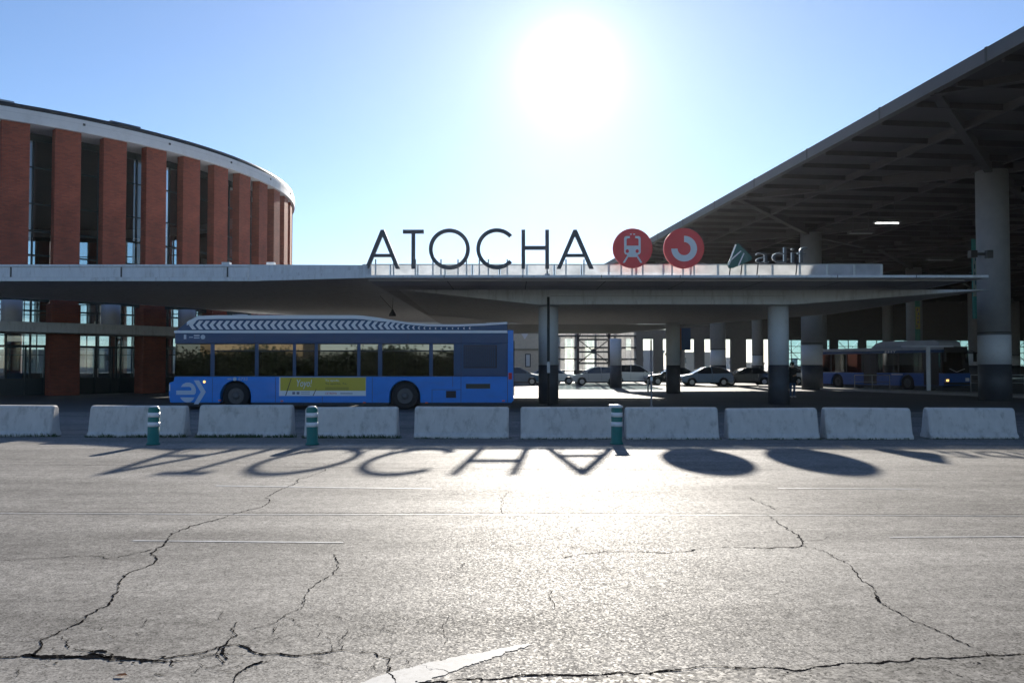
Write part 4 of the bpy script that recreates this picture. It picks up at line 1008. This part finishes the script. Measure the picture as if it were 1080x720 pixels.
# platform, white post and railings before the second bus
a, b, c_, d_ = onz(740, 407.4), onz(1050, 420), onz(1050, 418), onz(740, 406.6)
q = [onz(800, 408.3), onz(1090, 420.2), onz(1090, 418.2), onz(800, 407.0)]
pf = MB().slab([(p.x, p.y) for p in q], 0, .13).build('platform_kerb', mat('kerb_concrete', (.34, .33, .31), .85, var=.12), None, bevel=.01); pf['kind'] = 'structure'
p = onz(979.5, 413.6)
t = thing('white_post', 'tall white stop post with a white arm before the door of the parked bus', 'post', (p.x, p.y, 0))
MB().box((-.1, -.06, 0), (.1, .06, 2.72)).build('post_shaft', COLWHITE, t); MB().box((-1.4, -.06, 2.723), (1.5, .5, 2.8)).build('top_arm', COLWHITE, t)
def railing(px0, px1, py, h, label, bars, grp='metal railings in the bus hall'):
    p, q_ = onz(px0, py), onz(px1, py); L = (q_ - p).length
    t = thing('metal_railing', label, 'railing', p, math.atan2(q_.y - p.y, q_.x - p.x), grp)
    MB().tube([(0, 0, h), (L, 0, h)], .03).tube([(0, 0, h * .55), (L, 0, h * .55)], .018).build('rail', STEEL, t)
    for i in range(bars + 1): MB().lathe([(.028, 0), (.028, h)], 10).build('upright', STEEL, t, (L * i / bars, 0, 0))
railing(901.5, 938.5, 411.2, .98, 'low grey metal railing before the middle of the parked bus', 2)
railing(1024, 1034, 414, 1.05, 'short grey metal railing beside the front of the parked bus', 1)
railing(1066, 1110, 414, 1.05, 'grey metal railing right of the nearest hall column', 3)

# slim pole by the road
p = onz(687, 428.5)
t = thing('slim_pole', 'slim pale pole standing alone behind the barriers near the middle column', 'pole', (p.x, p.y, 0))
MB().lathe([(.06, 0), (.06, .03), (.035, .05), (.035, at(687, 358, p.y).z)], 14).build('pole_shaft', STEEL, t)
MB().box((-.05, -.05, 1.0), (.05, -.036, 1.15)).build('pole_tag', WHITE, t)
p = onz(683.5, 414)
t = thing('small_bollard', 'tiny pale bollard on the asphalt beside the slim pole', 'bollard', (p.x, p.y, 0))
MB().lathe([(.05, 0), (.05, .75), (.03, .8)], 12).build('bollard_shaft', COLWHITE, t)

# ------------------------------------------------------------------ parked cars
PAINTS = {}
def paint(n_, c): return mat('car_paint_' + n_, c, .25, .3, coat=.6)
def make_car(label, X, Y, face, kind, pm):
    """side profile to the camera; face -1 = nose to the left"""
    t = thing('parked_car', label, 'car', (X, Y, 0), 0 if face < 0 else math.pi, 'cars parked beyond the canopy')
    # nose at -L/2
    if kind == 'sedan':
        L = 4.5; body = [(-2.22, .32), (-2.25, .6), (-2.1, .78), (-1.0, .93), (1.3, .98), (2.1, .98), (2.25, .9), (2.22, .4), (2.1, .3)]
        cab = [(-1.05, .93), (-.25, 1.38), (.1, 1.44), (.9, 1.42), (1.65, .98)]; wb = (-1.35, 1.32)
    elif kind == 'hatch':
        L = 4.1; body = [(-2.0, .32), (-2.05, .62), (-1.9, .82), (-1.05, .97), (1.8, 1.02), (2.0, .85), (2.02, .4), (1.95, .3)]
        cab = [(-1.15, .97), (-.3, 1.43), (.1, 1.5), (1.2, 1.47), (1.85, 1.02)]; wb = (-1.25, 1.25)
    else:
        L = 4.4; body = [(-2.15, .32), (-2.2, .7), (-2.05, .92), (-1.25, 1.05), (2.1, 1.1), (2.2, .9), (2.2, .4), (2.1, .3)]
        cab = [(-1.3, 1.05), (-.45, 1.6), (0, 1.68), (1.7, 1.66), (2.08, 1.1)]; wb = (-1.35, 1.35)
    W = .88; arcs = []
    for x in (wb[1], wb[0]): arcs += [(x + .37, .3)] + [(x + .37 * math.cos(math.pi * i / 8), .32 + .37 * math.sin(math.pi * i / 8)) for i in range(9)] + [(x - .37, .3)]
    m = MB(); pl = body + arcs
    n_ = len(pl)
    m.prism(pl, -W, W)
    m.build('body', pm, t, bevel=.06)
    MB().box((wb[0] - .36, -W + .25, .2), (wb[1] + .36, W - .25, .62)).build('underbody', BLACK, t)
    # greenhouse narrower at the roof
    vs = []
    zt_ = max(z for _, z in cab); zb_ = min(z for _, z in cab)
    for s_ in (-1, 1):
        for x, z in cab: vs.append((x, s_ * (W - .03 - .16 * (z - zb_) / (zt_ - zb_)), z))
    k = len(cab)
    MB().add(vs, [tuple(range(k)), tuple(range(2 * k - 1, k - 1, -1))] + [(i, i + k, i + k + 1, i + 1) for i in range(k - 1)]).build('window', mat('car_dark_glass', (.02, .024, .028), .06, spec=.8), t, bevel=.02)
    rfm = MB(); ri = [p for p in cab if p[1] > zt_ - .09]
    rp = [(p[0], p[1] + .012) for p in ri]
    for (xa, za), (xb, zb__) in zip(rp[:-1], rp[1:]):
        ww = W - .19
        rfm.add([(xa, -ww, za), (xb, -ww, zb__), (xb, ww, zb__), (xa, ww, za), (xa, -ww, za - .06), (xb, -ww, zb__ - .06), (xb, ww, zb__ - .06), (xa, ww, za - .06)], [(0, 1, 2, 3), (7, 6, 5, 4), (0, 4, 5, 1), (1, 5, 6, 2), (2, 6, 7, 3), (3, 7, 4, 0)])
    for p_, q__ in ((cab[0], cab[1]), (cab[1], cab[2]), (cab[-2], cab[-1]), ((.35, zb_), (.3, zt_))):
        for s_ in (-1, 1):
            ya = W - .02 - .16 * (p_[1] - zb_) / (zt_ - zb_); yb = W - .02 - .16 * (q__[1] - zb_) / (zt_ - zb_)
            rfm.tube([(p_[0], s_ * ya, p_[1]), (q__[0], s_ * yb, q__[1])], .035, 6)
    rfm.build('roof', pm, t)
    for x in wb:
        for s_ in (-1, 1): wheel(t, x, s_ * (W - .1), .31, .31, .2, RIMA, far=s_ > 0, nut=5)
    for s_ in (-1, 1):
        MB().box((body[1][0] - .01, s_ * .62 - .17, .62), (body[1][0] + .12, s_ * .62 + .17, .75)).build('headlight', LAMP, t)
        MB().box((body[-3][0] - .12, s_ * .66 - .14, .72), (body[-3][0] + .02, s_ * .66 + .14, .88)).build('tail_lamp', REDL, t)
        MB().box((-.95, s_ * (W + .02) - .06, 1.0), (-.8, s_ * (W + .02) + .09, 1.12)).build('side_mirror', pm, t)
    m = MB()
    for s_ in (-1, 1):
        for x in (-.75, .35, 1.2): m.box((x, s_ * (W + .002) - .003, .42), (x + .012, s_ * (W + .002) + .003, .92))
    m.build('door_seam', BLACK, t)
    return t
SIL, PALE, DKC, WHT, BLC = paint('silver', (.42, .43, .45)), paint('pale_grey', (.55, .56, .57)), paint('black', (.02, .021, .024)), paint('white', (.75, .75, .74)), paint('steel_blue', (.12, .19, .28))
for px, Y, face, kind, pm, lab in [
    (545, 71, 1, 'hatch', BLC, 'steel blue hatchback seen between the bus and the left canopy column'),
    (583, 74.5, 1, 'sedan', WHT, 'white car with its sloping nose just right of the left canopy column'),
    (629, 70.5, -1, 'hatch', SIL, 'silver hatchback parked before the cross braced glass frame'),
    (668, 74, 1, 'tall', WHT, 'white tall car parked before the rear canopy column and slim pole'),
    (709, 72, -1, 'sedan', DKC, 'black car mostly hidden behind the middle canopy column'),
    (744, 68, -1, 'hatch', BLC, 'steel blue car whose roofline rises towards the first far hall column'),
    (786, 70, -1, 'sedan', DKC, 'black saloon parked left of the right canopy column'),
    (823, 73, -1, 'hatch', SIL, 'grey hatchback half hidden behind the right canopy column')]:
    make_car(lab, at(px, 395, Y).x, Y, face, kind, pm)

# ------------------------------------------------------------------ buildings beyond the canopy
def pale_building():
    Y = 92; a, b = at(330, 380, Y).x, at(592, 380, Y).x
    t = thing('pale_building', 'pale beige building with a white inverted triangle seen beyond the bus tail', 'building', ((a + b) / 2, Y, 0)); w = (b - a) / 2
    MB().box((-w, 0, 0), (w, 8, 8.0)).build('wall', mat('beige_render', (.6, .55, .43), .85, var=.1), t)
    tx = at(553.5, 350, Y).x - t.location.x
    z1, z0 = at(553, 350.5, Y).z, at(553, 358, Y).z
    MB().prism([(tx - .7, z1 + .4), (tx + .7, z1 + .4), (tx, z0)], -.3, -.003).build('inverted_triangle', WHITE, t)
    wx = at(556.8, 380, Y).x - t.location.x
    f = MB().box((wx - .3, -.08, at(1, 387, Y).z), (wx + .3, -.003, at(1, 373, Y).z)).build('window', FRAME, t)
    MB().box((wx - .2, -.1, at(1, 386, Y).z), (wx + .2, -.082, at(1, 374, Y).z)).build('pane', mat('bright_pane', (.6, .65, .68), .2), f)
    MB().box((-w, -.12, at(1, 368.5, Y).z - .1), (w, -.003, at(1, 368.5, Y).z + .1)).build('cornice', mat('beige_trim', (.3, .28, .2), .85), t)
pale_building()
def louvre_building():
    Y = 82; a, b = at(586, 380, Y).x, at(672, 380, Y).x
    t = thing('glass_louvre_building', 'building clad in rows of pale tilted glass panels behind the parked cars', 'building', ((a + b) / 2, Y, 0)); w = (b - a) / 2
    for i in range(5):
        x = -w + .1 + (2 * w - .2) * i / 4
        MB().box((x - .1, .8, 0), (x + .1, 1.0, 9.0)).build('post', DARKSTEEL, t)
    PAN = frosted('pale_glass_panel')
    PAN.node_tree.nodes['Transparent BSDF'].inputs[0].default_value = (.62, .8, .84, 1)
    row = 0
    z = 1.2
    while z < 8.4:
        m = MB(); x = -w
        while x < w - .05:
            e = min(x + .52, w)
            sk = random.uniform(.16, .26)
            m.add([(x, .12, z), (e - .03, .05, z), (e - .03, sk + .3, z + .95), (x, sk + .36, z + .95)], [(0, 1, 2, 3)])
            x = e
        pn = m.build('glass_panel_row', PAN, t)
        MB().box((-w, -.02, z - .12), (w, .7, z - .01)).build('row_rail', DARKSTEEL, pn)
        z += 1.12
louvre_building()
def braced_frame():
    Y = 80; a, b = at(609.5, 380, Y).x, at(642.5, 380, Y).x
    zt_, zb_ = at(620, 340, Y).z, 0
    t = thing('braced_steel_frame', 'dark steel frame with a cross brace and round hub before pale glass panels', 'steel frame', ((a + b) / 2, Y, 0)); w = (b - a) / 2
    for s_ in (-1, 1): MB().box((s_ * w - .12, -.12, 0), (s_ * w + .12, .12, zt_)).build('upright', mat('rust_dark_steel', (.06, .04, .04), .6), t)
    h = MB()
    for py in (358, 371, 383): h.box((-w + .125, -.05, at(1, py, Y).z - .08), (w - .125, .05, at(1, py, Y).z + .08))
    h.build('crossbar', DARKSTEEL, t)
    zc = at(1, 370.3, Y).z
    br = MB()
    for sx in (-1, 1):
        br.tube([(0, -.1, zc), (sx * w, -.1, at(1, 383, Y).z)], .045); br.tube([(0, -.1, zc), (sx * w, -.1, at(1, 358, Y).z)], .045)
        br.tube([(sx * w, -.1, at(1, 358, Y).z), (sx * w * .5, -.1, zt_)], .045)
    br.build('brace', DARKSTEEL, t)
    MB().lathe([(.25, -.08), (.25, .08)], 20, 0, Matrix.Translation((0, -.1, zc)) @ Matrix.Rotation(math.pi / 2, 4, 'X')).build('hub', DARKSTEEL, t)
braced_frame()
# far buildings on the skyline
def far_building(px0, px1, ytop, Y, label, mt, wins=True):
    a, b = at(px0, 380, Y).x, at(px1, 380, Y).x; z = at(540, ytop, Y).z
    t = thing('distant_building', label, 'building', ((a + b) / 2, Y, 0), 0, 'far buildings on the skyline'); w = (b - a) / 2
    MB().box((-w, 0, 0), (w, w * 1.5 + 4, z)).build('wall', mt, t)
    MB().box((-w - .3, -.3, z + .003), (w + .3, w * 1.5 + 4.3, z + .8)).build('roof', mt, t)
    if wins:
        m = MB(); nx = max(2, int(2 * w / 4)); nz = max(2, int(z / 3.5))
        for i in range(nx):
            for j in range(1, nz): m.box((-w + (i + .3) * 2 * w / nx, -.06, j * z / nz), (-w + (i + .72) * 2 * w / nx, -.003, j * z / nz + 1.6))
        m.build('window', FRAME, t)
FARM = mat('far_grey_facade', (.3, .31, .33), .85, var=.1); FART = mat('far_tan_facade', (.36, .31, .25), .85, var=.1)
far_building(767, 781, 378.5, 420, 'far square grey building seen between two dark hall piers', FARM)
far_building(838, 841, 379, 500, 'slim far tower on the skyline beside the standing person', FARM)
far_building(650, 700, 372, 260, 'long low far grey building beyond the rear canopy columns', FARM)
far_building(712, 762, 374, 250, 'long low far building with a flat roof beyond the middle canopy column', FART)
far_building(792, 806, 384, 380, 'low far building seen right of the square grey one', FART)
far_building(-60, 60, 372, 210, 'far tan block behind the left part of the brick rotunda', FART)
far_building(70, 170, 368, 240, 'far grey block behind the middle of the brick rotunda', FARM)
far_building(190, 330, 374, 260, 'far long tan block behind the right side of the rotunda', FART)

# ------------------------------------------------------------------ the street behind the photographer, mirrored in the bus glass
def rear_building(x, y, w, h, col, label):
    t = thing('street_building', label, 'building', (x, y, 0), math.pi, 'buildings across the street mirrored in the bus glass')
    MB().box((-w / 2, 0, 0), (w / 2, 10, h)).build('wall', mat('facade_' + str(int(x)), col, .85, var=.08), t)
    m = MB()
    for i in range(int(w / 3)):
        for j in range(int(h / 3.3)):
            m.box((-w / 2 + 1 + i * 3, -.05, 1 + j * 3.3), (-w / 2 + 2.4 + i * 3, -.003, 2.9 + j * 3.3))
    m.build('window', mat('car_dark_glass', (.02, .024, .028), .06), t)
    MB().box((-w / 2 - .4, -.6, h + .003), (w / 2 + .4, 10.4, h + .6)).build('cornice', mat('facade_cornice', (.5, .45, .36), .8), t)
rear_building(-33, -46, 13, 9, (.36, .27, .15), 'tan facade mirrored in the front windows of the bus')
BARK = mat('bark', (.07, .055, .04), .9, var=.3, scale=6); LEAF = mat('leaf_green', (.02, .034, .013), .7, var=.3, scale=2)
lbm = MB()
rnd = random.Random(3)
for _ in range(70):
    c = Vector((rnd.gauss(0, 1.7), rnd.gauss(0, 1.0), rnd.uniform(.3, 2.9)))
    for _ in range(60):
        p = c + Vector((rnd.gauss(0, .5), rnd.gauss(0, .5), rnd.gauss(0, .45))); a = Vector((rnd.gauss(0, 1), rnd.gauss(0, 1), rnd.gauss(0, 1))).normalized() * .22; b = a.orthogonal().normalized() * .14
        lbm.add([p - a, p + b, p + a, p - b], [(0, 1, 2, 3)])
crown0 = trunk0 = None
for i, x in enumerate((-50, -45.5, -41, -36, -31.5, -27, -22, -17.5, -13, -8, -3.5, 1, 6, 10.5)):
    t = thing('street_shrub', 'leafy shrub across the street mirrored in the bus windows', 'shrub', (x, -30 + (i % 3), 0), (i % 2) * 3.14, 'street shrubs mirrored in the bus windows'); t.scale = (1.15, 1, .66 + .17 * (i % 3))
    if crown0 is None:
        crown0 = lbm.build('crown', LEAF, t)
        trunk0 = MB().lathe([(.12, 0), (.1, 1.), (.06, 2.2), (.02, 3)], 10).tube([(0, 0, .6), (1.2, .4, 2.2)], .05).tube([(0, 0, .8), (-1.1, -.5, 2.4)], .05).tube([(0, 0, 1), (.2, 1.2, 2.6)], .05).build('trunk', BARK, t)
    else:
        for o in (crown0, trunk0):
            c = o.copy(); COL.objects.link(c); c.parent = t

# ------------------------------------------------------------------ person by the column
p = onz(835.8, 419.5)
def person(loc, rz):
    t = thing('person', 'standing person in a dark coat and blue jeans beside the right canopy column', 'person', loc, rz)
    J = {'pel': (0, 0, .95, .15), 'sp': (0, .0, 1.12, .14), 'ch': (0, 0, 1.32, .165), 'nb': (0, 0, 1.46, .075), 'nk': (0, -.01, 1.53, .058), 'hd': (0, -.02, 1.62, .088), 'ht': (0, -.015, 1.7, .075)}
    names, vs, rs, es = [], [], [], []
    def add(nm, x, y, z, r, pa=None):
        names.append(nm); vs.append((x, y, z)); rs.append(r)
        if pa: es.append((names.index(pa), len(vs) - 1))
    add('pel', 0, 0, .95, .15); add('sp', 0, 0, 1.12, .14, 'pel'); add('ch', 0, 0, 1.33, .16, 'sp'); add('nb', 0, 0, 1.46, .07, 'ch'); add('nk', 0, -.01, 1.53, .055, 'nb'); add('hd', 0, -.02, 1.62, .09, 'nk'); add('ht', 0, -.01, 1.7, .07, 'hd')
    for s_ in (-1, 1):
        n_ = 'l' if s_ < 0 else 'r'
        add('hip' + n_, s_ * .09, 0, .88, .1, 'pel'); add('kn' + n_, s_ * .1, -.015 - .02 * s_, .49, .066, 'hip' + n_); add('an' + n_, s_ * .105, .03, .1, .046, 'kn' + n_); add('to' + n_, s_ * .12, -.13, .045, .04, 'an' + n_)
        add('sh' + n_, s_ * .19, 0, 1.4, .068, 'ch'); add('el' + n_, s_ * .235, .02, 1.12, .05, 'sh' + n_)
        if s_ < 0: add('wr' + n_, -.13, -.2, 1.08, .036, 'el' + n_); add('ha' + n_, -.06, -.23, 1.11, .034, 'wr' + n_)
        else: add('wr' + n_, .25, -.05, .88, .036, 'el' + n_); add('ha' + n_, .25, -.075, .78, .034, 'wr' + n_)
    me = bpy.data.meshes.new('body'); me.from_pydata(vs, es, []); o = bpy.data.objects.new('body', me); COL.objects.link(o)
    md = o.modifiers.new('skin', 'SKIN'); md.use_smooth_shade = True
    for sv, r in zip(me.skin_vertices[0].data, rs): sv.radius = (r, r * .85)
    me.skin_vertices[0].data[0].use_root = True
    sb = o.modifiers.new('smooth', 'SUBSURF'); sb.levels = sb.render_levels = 2
    dg = bpy.context.evaluated_depsgraph_get(); me2 = bpy.data.meshes.new_from_object(o.evaluated_get(dg)); bpy.data.objects.remove(o)
    b = bpy.data.objects.new('body', me2); COL.objects.link(b); b.parent = t
    me2.materials.clear()
    for m_ in (COAT, JEANS, SKIN, SHOE): me2.materials.append(m_)
    for f in me2.polygons:
        c = f.center; f.use_smooth = True
        f.material_index = 3 if c.z < .1 else 1 if c.z < .84 and abs(c.x) < .2 else 2 if (c.z > 1.5 or (c.z < .86 and abs(c.x) > .2) or (c.y < -.2 and c.z > 1)) else 0
    # loose coat hem, hair, face
    MB().lathe([(.19, .74), (.185, .95), (.165, 1.12)], 20, cap=False).build('coat_hem', COAT, b)
    h = MB(); 
    for i in range(9):
        a = math.pi * i / 8
    h.lathe([(.098, 1.6), (.108, 1.66), (.1, 1.72), (.07, 1.765), (.02, 1.785)], 18, 0, Matrix.Translation((0, .018, 0))); h.build('hair', HAIR, b)
    MB().prism([(-.014, 1.6), (.014, 1.6), (.008, 1.65), (-.008, 1.65)], -.135, -.1).build('nose', SKIN, b)
    for s_ in (-1, 1):
        MB().lathe([(.011, 0), (.011, .008)], 8, 0, Matrix.Translation((s_ * .035, -.105, 1.655)) @ Matrix.Rotation(math.pi / 2, 4, 'X')).build('eye', HAIR, b)
    for hand, base, dirs in ((0, Vector((-.05, -.24, 1.12)), Vector((.6, -.2, .5))), (1, Vector((.25, -.085, .755)), Vector((0, -.15, -1)))):
        m = MB(); d = dirs.normalized(); side = d.cross(Vector((1, 0, 0)) if abs(d.x) < .8 else Vector((0, 1, 0))).normalized()
        for k_, (off, ln_) in enumerate(((-.03, .07), (-.01, .085), (.01, .08), (.03, .062))):
            a_ = base + side * off; m.tube([a_, a_ + d * ln_ * .55, a_ + d * ln_ + Vector((0, -.02, 0))], .0085, 6)
        m.tube([base - d * .05 + side * -.035, base + side * -.06], .01, 6); m.build('fingers', SKIN, b)
    ph = MB().box((-.035, -.31, 1.13), (.035, -.298, 1.27)).build('coat_collar', COAT, b) if False else None
    return t
person((p.x, p.y, 0), R_(25))
